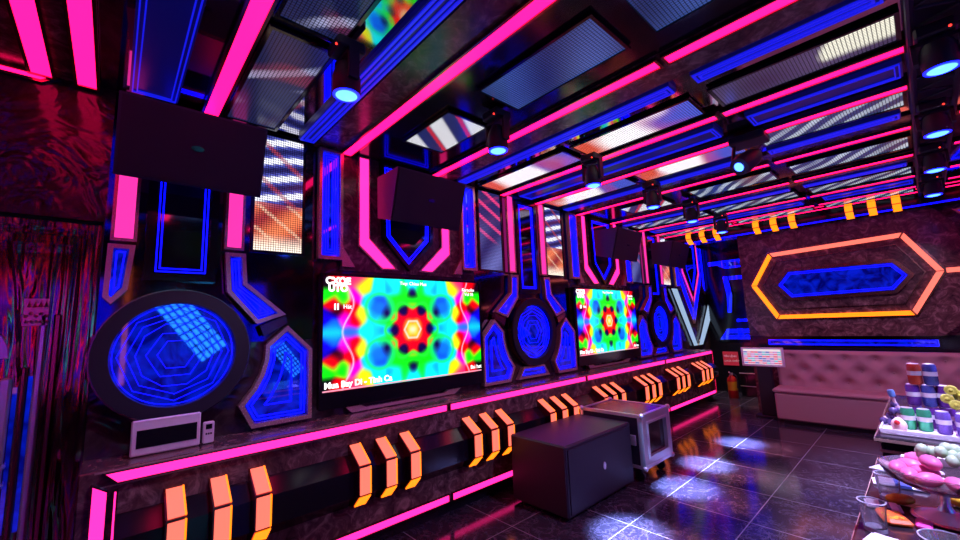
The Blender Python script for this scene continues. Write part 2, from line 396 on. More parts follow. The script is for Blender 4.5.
for k, c in enumerate(CY):
    nm = NEAR[k]; n0 = f'{nm} round medallion'
    bl = c-(.35 if k == 0 else .79)
    o = MB().prism([(bl,1.42),(c+.79,1.42),(c+.79,2.895),(bl,2.895)], W0, 0, .0025).build('mirror_board', 'mirror', loc=(0, c, 1.42)); tag(o, f'dark wall mirror behind the {n0}', 'mirror', 'dark wall mirrors')
    # round medallion: thick black ring, blue mirror, concentric neon
    t = thing('wall_medallion', f'{nm} of three big round blue mirrors in black rings on the screen wall', 'wall medallion', (0, c, 1.37), 'round wall medallions')
    MB().ring(circ(c,1.375,.365,48), circ(c,1.375,.292,48), W0, .03, .10).build('ring', 'black', t)
    MB().prism(circ(c,1.375,.292,48), W0, .03, .06).build('glass', 'bglass', t)
    for r, n in ((.280,48), (.262,8), (.225,8), (.185,10), (.14,6), (.09,6)):
        MB().ring(circ(c,1.375,r,n), circ(c,1.375,r-.0035,n), W0, .06, .064).build('neon_ring', 'blue', t)
    MB().ring(circ(c,1.375,.373,48), circ(c,1.375,.365,48), W0, .03, .085).build('rim', 'copper', t)
    # tall black panel with blue tubes above it
    panel('neon_mirror', f'tall blue neon mirror above the {n0}', 'wall panel', rect(c-.175,c+.175,1.80,2.86), W0, .004, fr=.04, depth=.05, fmat='black_gloss', pmat='mirror', lines=(.012,.03,), group='tall blue panels above the medallions')
    for s, side in ((-1, 'left'), (1, 'right')):
        strip(f'upright pink neon strip at the upper {side} of the {n0}', mir([(.228,2.03),(.308,2.03),(.308,2.87),(.228,2.87)], c, s), W0, .03, 'rose', 'upright pink strips beside the medallions', edge=.016, housing='gold')
        trap = [(.215,1.99),(.33,1.99),(.345,1.80),(.585,1.595),(.41,1.535),(.235,1.74)]
        if k == 0 and s < 0: trap = [(.215,1.99),(.33,1.99),(.335,1.70),(.30,1.66),(.235,1.74)]
        panel('bent_panel', f'bent blue glass panel in gold frame, upper {side} of the {n0}', 'wall panel', mir(trap, c, s), W0, .03, fr=.024, depth=.05, lines=(.012,.03), group='bent gold framed panels')
        if not (k == 0 and s < 0):
            side_p = [(.60,1.52),(.765,1.355),(.768,.885),(.40,.885),(.325,1.03)]+[(.47*math.cos(a), 1.375+.47*math.sin(a)) for a in (-.55,-.35,-.15,.05)]
            panel('side_panel', f'tall blue glass panel in gold frame hugging the {side} side of the {n0}', 'wall panel', mir(side_p, c, s), W0, .02, fr=.026, depth=.055, lines=(.014,.034,.10), group='gold framed panels beside the medallions')
            o = MB().prism(mir([(.43,1.52),(.585,1.585),(.60,1.535),(.455,1.455)], c, s), W0, .03, .07).build('gold_bracket', 'copper', loc=(0, c+s*.5, 1.52))
            tag(o, f'slanted copper bracket between the two gold framed panels {side} of the {n0}', 'bracket', 'copper brackets')
            led_panel(f'upright LED screen with red and white picture, {side} of the {n0}', *(sorted((c+s*.385, c+s*.70))), 2.035, 2.87, W0, .0155, led_wall_picture(k*2+(s > 0)), 'led', 'upright LED screens on the screen wall')
            tall = [(.80,2.0),(.985,2.0),(.985,2.86),(.80,2.86)]
            tp_ = panel('tall_panel', f'slim tall blue glass panel in gold frame, outermost {side} of the {n0}', 'wall panel', mir(tall, c, s), W0, .02, fr=.024, depth=.05, lines=(.012,.03,.048), group='slim tall blue panels')
            MB().prism(mir([(.985,2.12),(1.09,1.955),(.985,1.955)], c, s), W0, .02, .055).build('gold_foot', 'gold', tp_)
    if k:
        panel('base_panel', f'low blue glass panel with slanted gold sides under the {n0}', 'wall panel', [(c-.26,.885),(c+.26,.885),(c+.17,1.01),(c-.17,1.01)], W0, .004, fr=.022, depth=.05, lines=(.015,.035), group='panels under the medallions')

for k, c in enumerate(VY):
    nm = NEAR[k]
    if k < 2:
      o = MB().prism(rect(c-.60,c+.60,1.93,2.895), W0, 0, .018).build('marble_slab', 'marble', loc=(0,c,1.93))
      tag(o, f'red brown marble slab behind the {nm} pointed pink niche', 'wall panel', 'marble slabs of the niches')
    if k < 2:
        inner = [(c-.27,2.88),(c-.25,2.22),(c,1.955),(c+.25,2.22),(c+.27,2.88)]
        arm = [(.45,2.87),(.37,2.87),(.37,2.20),(.135,1.97),(.25,1.965),(.45,2.14)]
    else:
        inner = [(c-.28,2.88),(c-.28,2.35),(c,1.85),(c+.28,2.35),(c+.28,2.88)]
        arm = [(.42,2.87),(.36,2.87),(.36,2.32),(.018,1.83),(.018,1.72),(.42,2.28)]
    panel('niche_mirror', f'pointed dark blue neon mirror inside the {nm} pink niche', 'wall panel', inner, W0, .019, fr=.03, depth=.04, fmat='black_gloss', pmat='mirror', lines=(.012,.035), group='pointed neon panels')
    for s, side in ((-1,'left'),(1,'right')):
        strip(f'bent pink neon strip, {side} half of the {nm} pointed niche', mir(arm, c, s), W0, .019, 'rose' if k == 2 else 'pink_ledge', 'bent pink strips of the niches', housing='gold')
# silver V below the farthest niche
c = VY[2]
def silver(s, t):
    q = math.sin(s*40)*.5+.5; return (.35+.5*q, .55+.4*q, .95)
for s, side, a in ((-1,'left',[(-.97,1.97),(-.70,1.97),(-.02,.93),(-.22,.93)]), (1,'right',[(.02,.93),(.24,.93),(.88,1.48),(.72,1.70)])):
    pts = [(c+u, v) for u, v in a]
    t = thing('silver_panel', f'slanted silver striped light panel, {side} arm of the V at the wall end', 'wall panel', (0, c+s*.5, .93), 'silver V panels')
    MB().ring(inset(pts,-.012), pts, W0, .02, .045).build('frame', 'black_gloss', t)
    mb = MB(); p = [Vector(q) for q in pts]
    for i in range(7):
        f0, f1 = i/7+.03, (i+1)/7-.03
        ab = [p[0].lerp(p[3],f0) if 0 else p[0].lerp(p[1],f0), p[0].lerp(p[1],f1), p[3].lerp(p[2],f1), p[3].lerp(p[2],f0)]
        mb.prism([tuple(q) for q in ab], W0, .02, .04)
    mb.build('light_slats', glow('silver_light', (.50,.70,1.), .62) if s < 0 else bpy.data.materials['silver_light'], t)
chev = [(.58,2.86),(.45,2.86),(.45,2.30),(.02,1.62),(.02,1.33),(.58,2.18)]
for s, side in ((-1,'left'),(1,'right')):
    panel('chevron_panel', f'blue glass chevron band between the pink niche and the {side} silver arm', 'wall panel', mir(chev, c, s), W0, 0, fr=.012, depth=.018, lines=(.012,.03), group='blue chevron bands')
panel('chevron_panel', 'outermost straight blue chevron band right of the silver V', 'wall panel', [(c+.62,2.86),(c+.74,2.86),(c+.74,1.90),(c+.62,2.05)], W0, 0, fr=.012, depth=.018, lines=(.012,.03))

# ------------------------------------------------------------------ televisions
SEEDS = [(0,0,1,.75,.85),(0,.065,1,.45,.05),(.055,.035,1,.85,.15),(.10,0,1,.1,.1),(0,.125,1,.06,.05),(.105,.07,1,.05,.1),
 (.20,0,0,.02,.25),(.10,.19,.01,.02,.28),(0,.205,.9,.1,.05),(.19,.115,1,.12,.2),(0,.28,.1,1,.1),(.14,.275,.05,.9,.15),(.275,.08,.05,1,.1),
 (.235,.2,.1,.9,.1),(.31,0,0,.4,1),(.37,.22,0,.3,1),(.30,.2,0,.0,.18),(.36,.3,.0,.1,.6),(.34,.115,.05,.95,.2),(.22,.32,.1,1,.1),
 (.43,.12,0,.6,1),(.47,.28,0,.65,1),(.36,.37,0,.9,.9),(.2,.42,0,.9,1),(0,.36,0,0,.2),(0,.45,0,.8,1),(.1,.40,.1,1,.2),(.24,.385,.05,.35,1),
 (.40,0,.1,.6,1),(.52,.40,.7,1,.05),(.53,.15,.8,1,.1),(.5,0,.1,.9,.7),(.6,.1,1,.05,.05),(.64,.22,1,.05,.1),(.60,.33,1,.1,.65),(.57,.46,1,.22,.35),
 (.63,0,.2,.35,1),(.71,.31,.15,1,.15),(.76,.19,.12,.0,.1),(.8,.08,0,.35,1),(.8,0,0,.6,.9),(.8,.25,.9,.05,.1),(.86,.34,.1,1,.2),(.86,.42,.12,.02,.12),(.76,.46,.75,.06,.15),(.86,.14,.1,.1,.6),(.70,.12,.9,.2,.7)]
def kaleido(s, t):
    x, y = abs(s-.5)*1.78, abs(t-.5); acc = [0,0,0]; W = 1e-9
    for sx, sy, r, g, b in SEEDS:
        d = (x-sx)**2+(y-sy)**2
        w = math.exp(-d*330); acc[0] += w*r; acc[1] += w*g; acc[2] += w*b; W += w
    rr = math.hypot(x, y)
    hexr = rr*max(abs(math.cos(math.atan2(y,x)-PI/6-j*PI/3)) for j in range(3))
    c = [q/W for q in acc]
    c = [(q-.42)*1.75+.42 for q in c]
    def over(col, a):
        a = max(0, min(1, a))
        for i in range(3): c[i] = max(0, min(1, c[i]))*(1-a)+col[i]*a
    th = math.atan2(y, x)
    dl = math.hypot((x-.355)*.95, y-.215); over((.0,.30,1), 1.25-dl/.125); over((.0,.0,.16), .95*(1.2-math.hypot((x-.285)/.06, (y-.165)/.075)))
    over((.0,.02,.2), .9*(1-math.hypot(x/.05, (y-.37)/.07)))
    over((1,.9,.8), 1-abs(hexr-.082)/.014 if rr < .125 else 0)
    over((.06,1,.10), 1-abs(rr-(.262+.04*math.cos(6*th)))/.03)
    over((.03,.95,.25), .85*(1-abs(dl-.135)/.028))
    over((.0,.0,.12), .9*(1-math.hypot((x-.195)/.055, y/.085)))
    over((.0,.01,.14), .9*(1-math.hypot((x-.105)/.055, (y-.185)/.06)))
    over((1,.75,.95), .9*(1-abs(x-.665-.05*math.cos(y*12))/.012))
    return tuple(min(1,max(0,q))**1.5 for q in c)
def text_mesh(txt, size, PLpt, parent, name, mat='text', bold=.0):
    cu = bpy.data.curves.new('lettering', 'FONT'); cu.body = txt; cu.size = size; cu.extrude = .001; cu.offset = bold
    o = bpy.data.objects.new('lettering', cu); COL.objects.link(o); bpy.context.view_layer.update()
    me = bpy.data.meshes.new_from_object(o.evaluated_get(bpy.context.evaluated_depsgraph_get()))
    bpy.data.objects.remove(o); o0 = Vector(root_loc(parent))
    for v in me.vertices: v.co = Vector(PLpt(v.co.x, v.co.y, v.co.z))-o0
    me.materials.clear(); me.materials.append(M[mat]); me.name = name
    ob = bpy.data.objects.new(name, me); COL.objects.link(ob); ob.parent = parent
    return ob
def television(c, label):
    y0, y1, z0, z1 = c-.785, c+.785, .92, 1.897; T = wallP(0)
    t = thing('television', label, 'television', (.06, c, z0), 'karaoke televisions')
    MB().cbox(.022, .062, y0, y1, z0, z1, .006).build('body', 'black_gloss', t)
    MB().ring(rect(y0,y1,z0,z1), rect(y0+.022,y1-.022,z0+.117,z1-.02), T, .062, .072).build('bezel', 'black_gloss', t)
    picture_grid('screen', T, y0+.022, y1-.022, z0+.117, z1-.02, .064, 176, 99, kaleido, 'tv', t)
    sy0, sz0, sw, sh = y0+.022, z0+.117, 1.526, .84
    def at(u, v): return lambda a, b, w: (.0665+w, sy0+u*sw+a, sz0+v*sh+b)
    text_mesh('CXOE', .07, at(.012,.93), t, 'screen_text', bold=.004); text_mesh('UTO', .07, at(.025,.865), t, 'screen_text', bold=.004)
    text_mesh('Hát', .045, at(.10,.71), t, 'screen_text')
    text_mesh('Mua Bay Di - Tinh Ca', .062, at(.01,.03), t, 'screen_text', bold=.002)
    text_mesh('Bai hat', .05, at(.91,.035), t, 'screen_text'); text_mesh('Karaoke', .045, at(.86,.90), t, 'screen_text'); text_mesh('Vol 35', .042, at(.88,.85), t, 'screen_text')
    text_mesh('Tiep: Chieu Mua', .04, at(.42,.945), t, 'screen_text')
    pm = MB(); 
    for q in (0, .022): pm.box(.0665, .0685, sy0+.055*sw+q, sy0+.055*sw+q+.011, sz0+.70*sh, sz0+.755*sh)
    pm.build('pause_mark', 'text', t)
    MB().box(.0665, .068, sy0+.003, sy0+sw-.003, sz0+.002, sz0+.012).build('progress_bar', glow('pink_bar', (1,.35,.5), 1.) if 'pink_bar' not in bpy.data.materials else bpy.data.materials['pink_bar'], t)
    sd = MB().prism([(y0+.25,.868),(y1-.35,.868),(y1-.28,.912),(y1-.42,.912),(y1-.46,.892),(y0+.36,.892),(y0+.32,.912),(y0+.2,.912)], T, .03, .06)
    sd.build('lower_stand', 'gold', t)
television(VY[0]+.017, 'nearer wall television with rainbow kaleidoscope picture')
television(VY[1]+.017, 'farther, smaller looking wall television with rainbow kaleidoscope picture')

# ------------------------------------------------------------------ marble ledge under the screens
LF = wallP(.3)
ledge = thing('marble_ledge', 'long red brown marble ledge running under the televisions', 'ledge', (.15, 4, 0))
MB().cbox(.001, .3, -.075, 8.04, .10, .862, .006).build('body', 'marble', ledge)
MB().box(.001, .24, -.07, 8.03, 0, .10).build('toe_kick', 'black_gloss', ledge)
MB().box(.3, .301, -.02, 8.03, .848, .858).build('edge_trim', 'gold', ledge)
MB().box(.3, .301, -.02, 8.03, .782, .790).build('edge_trim', 'gold', ledge)
segs = [(.02, 2.03), (2.07, 4.00), (4.04, 6.06), (6.10, 7.99)]
for j, (a, b) in enumerate(segs):
    w = ORD[j]
    strip(f'{w} pink neon strip from the door along the top edge of the marble ledge', [(a+(.045 if j==0 else 0),.800),(b,.800),(b,.846),(a,.846)], LF, .001, 'pink_ledge', 'upper ledge strips', edge=.006)
    strip(f'{w} pink neon strip from the door along the bottom of the marble ledge', rect(a,b,.118,.165), LF, .001, 'pink_ledge', 'lower ledge strips', edge=.006)
strip('upright magenta neon strip at the door end of the marble ledge', [(-.022,.13),(.028,.13),(.028,.765),(-.022,.80)], LF, .001, 'pink_ledge', edge=.006)
strip('thin upright red neon line beside the magenta strip at the door end of the ledge', rect(.055,.062,.17,.76), LF, .001, 'pink_ledge', edge=.006)
strip('thin upright pink neon strip at the far end of the marble ledge', rect(8.0,8.02,.12,.846), LF, .001, 'pink_ledge', edge=.004)
hp = [(.0,.65),(.10,.57),(.10,.41),(.0,.325)]
def half(u0, u1, prof, PLx):
    mb = MB(); n = len(prof)
    mb.add([(.3+x, u0, z) for x, z in prof]+[(.3+x, u1, z) for x, z in prof],
           [tuple(range(n)), tuple(range(2*n-1,n-1,-1))]+[(i,(i+1)%n,n+(i+1)%n,n+i) for i in range(n)])
    return mb
trio_c = [.475+.97*i for i in range(8)]
FW = .084; offs = (-.19, 0., .19)
bounds = [.06]+[q for tc in trio_c for o in offs for q in (tc+o-FW/2, tc+o+FW/2)]+[7.98]
# dark faceted column pieces fill the spaces between the fins
for i in range(0, len(bounds)-1, 2):
    a, b = bounds[i], bounds[i+1]
    if b-a < .02: continue
    big = (b-a) > .3
    o = half(a+.002, b-.002, hp, None).build('faceted_moulding', 'black_gloss', loc=(.3, (a+b)/2, .325))
    idx = i//6; pos = (i//2) % 3
    if i == 0: lab = 'short black faceted moulding between the door and the first glowing fins on the ledge'
    elif i//2 == 24: lab = 'short black faceted moulding after the last glowing fins at the far ledge end'
    elif pos == 0: lab = f'long black faceted moulding between the {ORD[idx-1]} and {ORD[idx]} fin trios along the ledge'
    else: lab = f'short black moulding piece between the {["","left and middle","middle and right"][pos]} fins of the {ORD[idx]} ledge trio'
    tag(o, lab, 'moulding', 'black mouldings on the ledge')
fp = [(.0,.715),(.165,.61),(.165,.43),(.075,.345),(.0,.335)]
fin0 = thing('glowing_fin', '', 'wall light', (.3, 0, .28), 'glowing fins along the ledge')
half(-FW/2, FW/2, fp, None).build('fin_body', 'copper', fin0)
for (x0,z0),(x1,z1), m in ((fp[0],fp[1],'peach'),(fp[1],fp[2],'peach'),(fp[2],fp[3],'amber')):
    d = Vector((x1-x0, z1-z0)); L_ = d.length; d.normalize(); nrm = Vector((-d.y, d.x)) if (-d.y) > 0 or m=='peach' else Vector((d.y,-d.x))
    if nrm.x < 0: nrm = -nrm
    a = Vector((x0,z0))+d*.012; b = Vector((x1,z1))-d*.008; mb = MB(); n2 = nrm*.006
    mb.add([(.3+p.x, y, p.y) for y in (-FW/2+.008, FW/2-.010) for p in (a, b, b+n2, a+n2)], [(0,1,2,3),(7,6,5,4),(0,1,5,4),(1,2,6,5),(2,3,7,6),(3,0,4,7)])
    mb.build('diffuser', m, fin0)
eb = MB()
for (x0,z0),(x1,z1) in zip(fp[:4], fp[1:4]):
    d = (Vector((x1-x0, z1-z0))); a = Vector((x0,z0))+d*.05; b = Vector((x1,z1))-d*.04
    n2 = Vector((-d.y, d.x)).normalized(); n2 = n2 if n2.x > 0 else -n2
    eb.add([(.3+p.x, y, p.y) for y in (FW/2-.009, FW/2-.001) for p in (a, b, b+n2*.007, a+n2*.007)], [(0,1,2,3),(7,6,5,4),(0,1,5,4),(1,2,6,5),(2,3,7,6),(3,0,4,7)])
eb.build('edge_light', 'amber', fin0)
first = True
for i, tc in enumerate(trio_c):
    for j, o in enumerate(offs):
        lab = f'glowing orange fin on the marble ledge, {["left","middle","right"][j]} one of the {ORD[i]} trio from the door'
        if first: fin0.location.y = tc+o; fin0['label'] = lab; first = False
        else: copy_thing(fin0, (0, tc+o-fin0.location.y, 0), lab)

# small white wall box and its remote, standing on the ledge
t = thing('wall_unit', 'white framed box with dark window leaning below the nearest round medallion', 'wall unit', (.155, .26, .865))
MB().cbox(.135, .165, .105, .405, .866, 1.045, .006).build('case', 'white', t)
MB().box(.165, .168, .128, .388, .905, .995).build('window', 'black_gloss', t)
t = thing('remote_control', 'small white remote in a holder right of the white framed box', 'remote control', (.155, .445, .88))
MB().cbox(.14, .165, .418, .472, .868, .985, .005).build('body', 'white', t)
MB().box(.165, .167, .43, .46, .945, .972).build('display', 'black_gloss', t)
bm_ = MB()
for a in range(3): bm_.box(.165, .167, .43+.011*a, .438+.011*a, .915, .925)
bm_.build('buttons', 'black', t)

# ------------------------------------------------------------------ wall speakers
def speaker(c, z, label, wdt=.66):
    t = thing('wall_speaker', label, 'speaker', (.3, c, z), 'black speakers hung high on the screen wall')
    prof = [(.14,2.70),(.50,2.675),(.385,2.285),(.14,2.36)]
    mb = MB(); n = 4; h = wdt/2
    mb.add([(x, c+s*(h if x > .3 else h*.93), zz+z-2.5) for s in (-1,1) for x, zz in prof], [(0,1,2,3),(7,6,5,4),(0,1,5,4),(1,2,6,5),(2,3,7,6),(3,0,4,7)])
    mb.build('cabinet', 'black_tex', t)
    a, b = Vector((.50,2.675)), Vector((.385,2.285)); d = (b-a).normalized(); nn = Vector((d.y*-1, d.x)); nn = nn if nn.x > 0 else -nn
    def F(u, v, w): q = a+d*v+nn*w; return (q.x, c+u, q.y+z-2.5)
    MB().prism(rect(-h+.012, h-.012, .012, (b-a).length-.012), F, .001, .012).build('grille', 'black', t)
    MB().prism([(u*.03, .20+.014*v) for u, v in circ(0,0,1,16)], F, .012, .018).build('badge', 'black_gloss', t)
    MB().box(.0, .14, c-.06, c+.06, 2.48+z-2.5, 2.62+z-2.5).build('bracket', 'black', t)
speaker(CY[0]+.0, 2.5, 'black wall speaker nearest the door, above the nearest round medallion')
speaker(VY[0]-.04, 2.49, 'black wall speaker above the nearer television')
speaker(VY[1]-.03, 2.46, 'black wall speaker above the farther television')
speaker(CY[2]+.06, 2.47, 'farthest black wall speaker, above the farthest round medallion')

# ------------------------------------------------------------------ subwoofer and rack case
t = thing('subwoofer', 'big black subwoofer box on the floor in front of the ledge', 'speaker', (.77, 3.06, 0))
MB().cbox(.485, 1.05, 2.57, 3.565, .025, .54, .012).build('cabinet', 'black_tex', t)
MB().box(1.05, 1.058, 2.60, 3.535, .05, .51).build('grille', 'black_tex', t)
MB().prism([(3.08+u*.018, .285+v*.03) for u, v in circ(0,0,1,18)], wallP(1.058), 0, .006).build('badge', 'steel', t)
for x in (.55, .98):
    for y in (2.65, 3.48): MB().lathe([(.03,0),(.03,.026)], (x,y,0), 14).build('foot', 'black', t)
t = thing('rack_case', 'black equipment flight case with aluminium edges beside the subwoofer', 'flight case', (.82, 3.89, 0))
X0, X1, Y0, Y1, Z0, Z1 = .50, 1.15, 3.60, 4.17, .13, .60
MB().box(X0+.006, X1-.05, Y0+.006, Y1-.006, Z0+.006, Z1-.006).build('body', plain('grey_laminate', (.035,.03,.055), .22), t)
ed = MB(); e = .028
for y in (Y0, Y1-e):
    for z in (Z0, Z1-e): ed.box(X0, X1, y, y+e, z, z+e)
for x in (X0, X1-e):
    for z in (Z0, Z1-e): ed.box(x, x+e, Y0, Y1, z, z+e)
    for y in (Y0, Y1-e): ed.box(x, x+e, y, y+e, Z0, Z1)
ed.build('edge_trim', 'steel', t)
MB().ring(rect(Y0+.005,Y1-.005,Z0+.005,Z1-.005), rect(Y0+.085,Y1-.075,Z0+.075,Z1-.07), wallP(X1-.05), 0, .045).build('front_frame', 'steel', t)
MB().ring(rect(Y0+.085,Y1-.075,Z0+.075,Z1-.07), rect(Y0+.105,Y1-.095,Z0+.095,Z1-.09), wallP(X1-.05), 0, .055).build('rail', 'steel', t)
MB().box(X1-.05, X1-.03, Y0+.085, Y1-.075, Z0+.075, Z1-.07).build('equipment_front', 'black_gloss', t)
cm = MB()
for y in (Y0+.008, Y1-.008):
    for z in (Z0+.008, Z1-.008):
        cm.ball((X1-.01, y, z), .026, 10); cm.ball((X0+.01, y, z), .026, 10)
cm.build('corner_caps', 'steel', t, smooth=True)
MB().cbox(X1-.14, X1-.07, Y0-.018, Y0, .33, .42, .004).build('latch', 'steel', t)
for x in (X0+.08, X1-.10):
    for y in (Y0+.08, Y1-.08):
        mb = MB().lathe([(.045,-.014),(.045,.014)], (x,y,.045), 16, 'y'); mb.box(x-.025, x+.025, y-.022, y+.022, .08, .13); mb.build('castor', 'black', t)

# ------------------------------------------------------------------ ceiling
CC = [.10, 3.355, 6.50]; VC = [1.725, 4.91, 8.0]
def cloud(seed, dim=1., kind='sky'):
    r = random.Random(seed); P = [(r.uniform(.6,1.), r.uniform(3,11), r.uniform(0,6), r.uniform(-4,4)) for _ in range(6)]
    def f(s, t):
        a = sum(math.sin(p[1]*s+p[3]*t+p[2])*p[0] for p in P)/3; b = sum(math.sin(p[1]*1.7*s-p[3]*t+p[2]*2)*p[0] for p in P)/3
        if kind == 'sky':
            e = abs(s-.42+.14*b+.1*(t-.5)); c = mixc((.95,.12,.07), (.08,.12,.75), sm(.35,.95,s+.2*a)); c = mixc(c, (.55,.04,.22), .6*sm(.2,.9,b)); c = mixc((1.4,1.3,1.35), c, sm(.10,.34,e))
        elif kind == 'dim':
            c = mixc((.012,.02,.09), (.05,.10,.38), .5+.5*a)
        elif kind == 'flag':
            q = math.sin(s*11+t*5.); c = mixc((.02,.03,.15), (.92,.92,1.), sm(-.2,.45,q)); c = mixc(c, (.65,.03,.06), sm(.88,.97,math.sin(s*11+t*5.+2.0)))
        elif kind == 'frost':
            c = mixc((.03,.05,.14), (.70,.80,.90), sm(-.3,.5,math.sin(s*26+t*9+a))*(.6+.4*b))
        elif kind == 'end':
            c = mixc((.05,.03,.08), (.10,.07,.16), .5+.5*a); c = mixc(c, (1.,.97,.80), sm(.66,.72,s+.06*a)*sm(.85,.6,t))
        else:
            c = mixc((.015,.02,.09), (.50,.52,.85), sm(.3,1.,math.sin(t*5-s*19+a*1.2))*sm(-.2,.9,b))
            c = mixc(c, (.30,.03,.06), .6*sm(.5,1.,b))
        return tuple(q*dim for q in c)
    return f
XB = [(.04, 2.17), (2.22, 3.09), (3.34, 5.6)]; XN = ['wall side', 'middle', 'right hand']
def cstrip(y, label, which=(0,1), wd=.075, mat='pink'):
    for i in which:
        strip(f'{label}, {XN[i]} length'.replace('pink neon strip on the','pink ceiling strip,').replace(' side of the',' side of',1).replace('across the ceiling','')if 'bay' in label else f'{label}, {XN[i]} length', rect(XB[i][0], XB[i][1], y-wd/2, y+wd/2), C0, .02 if i < 2 else 0, mat, 'pink strips across the ceiling')
def backing(name, label, cat, x0, x1, y0, y1, mat, h=.02):
    o = MB().box(x0, x1, y0, y1, 2.9-h, 2.8995).build(name, mat, loc=((x0+x1)/2, (y0+y1)/2, 2.9-h)); return tag(o, label, cat)
def crect(label, x0, x1, y0, y1, w=.02):
    t = thing('neon_loop', label, 'neon light', ((x0+x1)/2,(y0+y1)/2,2.9-w), 'blue neon loops on the ceiling')
    MB().prism(rect(x0,x1,y0,y1), C0, 0, w+.01).build('backing', 'navy', t)
    big = y1-y0 > .18
    for d in ((.010, .030) if big else (.008, .034)):
        p = inset(rect(x0,x1,y0,y1), d)
        if p[2][1]-p[0][1] > .03: MB().ring(p, inset(p,.006 if big else .012), C0, w+.01, w+.02).build('tube', 'blue_loop', t)
def sortie(a, b): return (a, b) if a < b else (b, a)
for k, c in enumerate(CC):
    nm = NEAR[k]; w3 = (0,1,2) if k else (0,1)
    for s, side in ((-1,'near'),(1,'far')):
        cstrip(c+s*.283, f'pink neon strip on the {side} side of the {nm} medallion bay', w3)
        backing('marble_border', f'narrow marble border beside the {side} pink strip of the {nm} medallion ceiling bay', 'ceiling trim', .0, 3.1, *sortie(c+s*.235, c+s*.33), 'copper')
        if k == 0 and s < 0:
            continue
        for i, (x0, x1) in enumerate(((.10, 1.12), (1.22, 2.12), (2.26, 3.07))):
            led_panel(f'{["wall side","middle","beam side"][i]} ceiling LED screen on the {side} side of the {nm} medallion bay', x0, x1, *sortie(c+s*.37, c+s*.655), C0, .0165, cloud(k*7+i*3+s, .8 if k == 0 else 1.0, 'faint' if k == 0 else ('frost' if (i == 2 or k == 2) and not (k == 1 and s < 0) else ('end' if i == 2 else 'sky'))), 'led_c', 'LED screens across the ceiling', w=.012)
    for i, (x0, x1) in enumerate(((.12, 2.1), (2.30, 3.08))):
        crect(f'blue neon loop between the pink strips of the {nm} medallion ceiling bay, {XN[i]} one', x0, x1, c-.11, c+.11)
for k, c in enumerate(VC):
    nm = NEAR[k]
    if k < 2:
        backing('black_ceiling_board', f'black board filling the {nm} television bay of the ceiling', 'ceiling panel', .0, 3.1, c-.365, c+.365, 'black_gloss', .012)
        for i, (x0, x1) in enumerate(((.52, 1.05), (1.36, 2.12), (2.28, 3.07))):
            led_panel(f'{["wall side","middle","beam side"][i]} ceiling LED screen in the {nm} television bay', x0, x1, c-.17, c+.17, C0, .0165, cloud(31+k*5+i, 1., 'flag' if i == 0 else ('dim' if k == 0 else 'frost')), 'led_c', 'LED screens across the ceiling', w=.024)
    for s, side in ((-1,'near'),(1,'far')):
        if k == 2 and s > 0: continue
        cstrip(c+s*.42, f'pink neon strip on the {side} side of the {nm} television bay', (0,1,2) if k else (0,1))
        for y0, y1 in (sortie(c+s*.365, c+s*.665), ):
            backing('marble_beam', f'rough red brown marble beam on the {side} side of the {nm} television bay', 'ceiling beam', .0, 3.1, y0, y1, 'marble', .02)
        if k < 2:
            for i, (x0, x1) in enumerate(((.08, 2.12), (2.24, 3.05))):
                crect(f'slim blue ceiling loop by {side} marble beam of {nm} television bay, {XN[i]} one', x0, x1, *sortie(c+s*.685, c+s*.80))
cstrip(-.355, 'pink neon strip nearest the door across the ceiling', (0,), .075)
backing('marble_beam', 'dark marble beam between the two pink strips above the door', 'ceiling beam', .0, 3.1, -.56, -.235, 'marble', .012)
# truss carrying the right hand row of spotlights
t = thing('lighting_truss', 'long black perforated truss under the ceiling carrying the right row of spotlights', 'truss', (3.2, 3, 2.8))
MB().box(3.10, 3.31, -1.2, 7.28, 2.86, 2.899).build('top_plate', 'black', t)
tb = MB()
for x in (3.115, 3.295): tb.tube([(x,-1.2,2.83),(x,7.28,2.83)], .016, 8)
for i in range(40):
    y = -1.2+.212*i; tb.tube([(3.115,y,2.83),(3.295,y+.106,2.83)], .008, 6); tb.tube([(3.295,y+.106,2.83),(3.115,y+.212,2.83)], .008, 6)
tb.build('lattice', 'black', t)

# moving head spotlights
def head(x, y, label, zl=2.6):
    t = thing('moving_spotlight', label, 'spotlight', (x, y, zl), 'moving head spotlights')
    top = 2.862 if x < 3 else 2.812
    MB().cbox(x-.07, x+.07, y-.07, y+.07, top-.06, top, .01).lathe([(.015,top-.01),(.015,2.9 if x < 3 else top)], (x,y,0), 10).build('base', 'black', t)
    yk = MB().box(x-.085, x+.085, y-.025, y+.025, top-.078, top-.06)
    for s in (-1, 1): yk.box(x+s*.078-.009, x+s*.078+.009, y-.025, y+.025, zl+.05, top-.06)
    yk.build('yoke', 'black', t)
    MB().lathe([(.035,.165 if x < 3 else .13),(.055,.125),(.066,.085),(.066,.010),(.062,.0)], (x,y,zl), 24).build('lamp_head', 'black', t, smooth=True)
    MB().lathe([(.062,-.001),(.062,-.004),(.04,-.005)], (x,y,zl), 28, cap=True).build('lens_ring', 'lens_ring', t)
    MB().lathe([(.050,-.005),(.04,-.011),(.02,-.015),(.004,-.016)], (x,y,zl), 28).build('lens', 'lens', t, smooth=True)
    MB().ball((x+.045, y-.07, top-.05), .006, 8).build('indicator', 'red_led', t)
def spot(name, loc, to, col, power, ang, blend=.5, r=.05):
    l = bpy.data.lights.new(name, 'SPOT'); l.color = col; l.energy = power; l.spot_size = math.radians(ang); l.spot_blend = blend; l.shadow_soft_size = r
    o = bpy.data.objects.new(name, l); COL.objects.link(o); o.location = loc
    o.rotation_euler = (Vector(to)-Vector(loc)).to_track_quat('-Z', 'Y').to_euler(); return o
ly = [.77, 1.80, 2.93, 4.04, 5.07, 6.12]
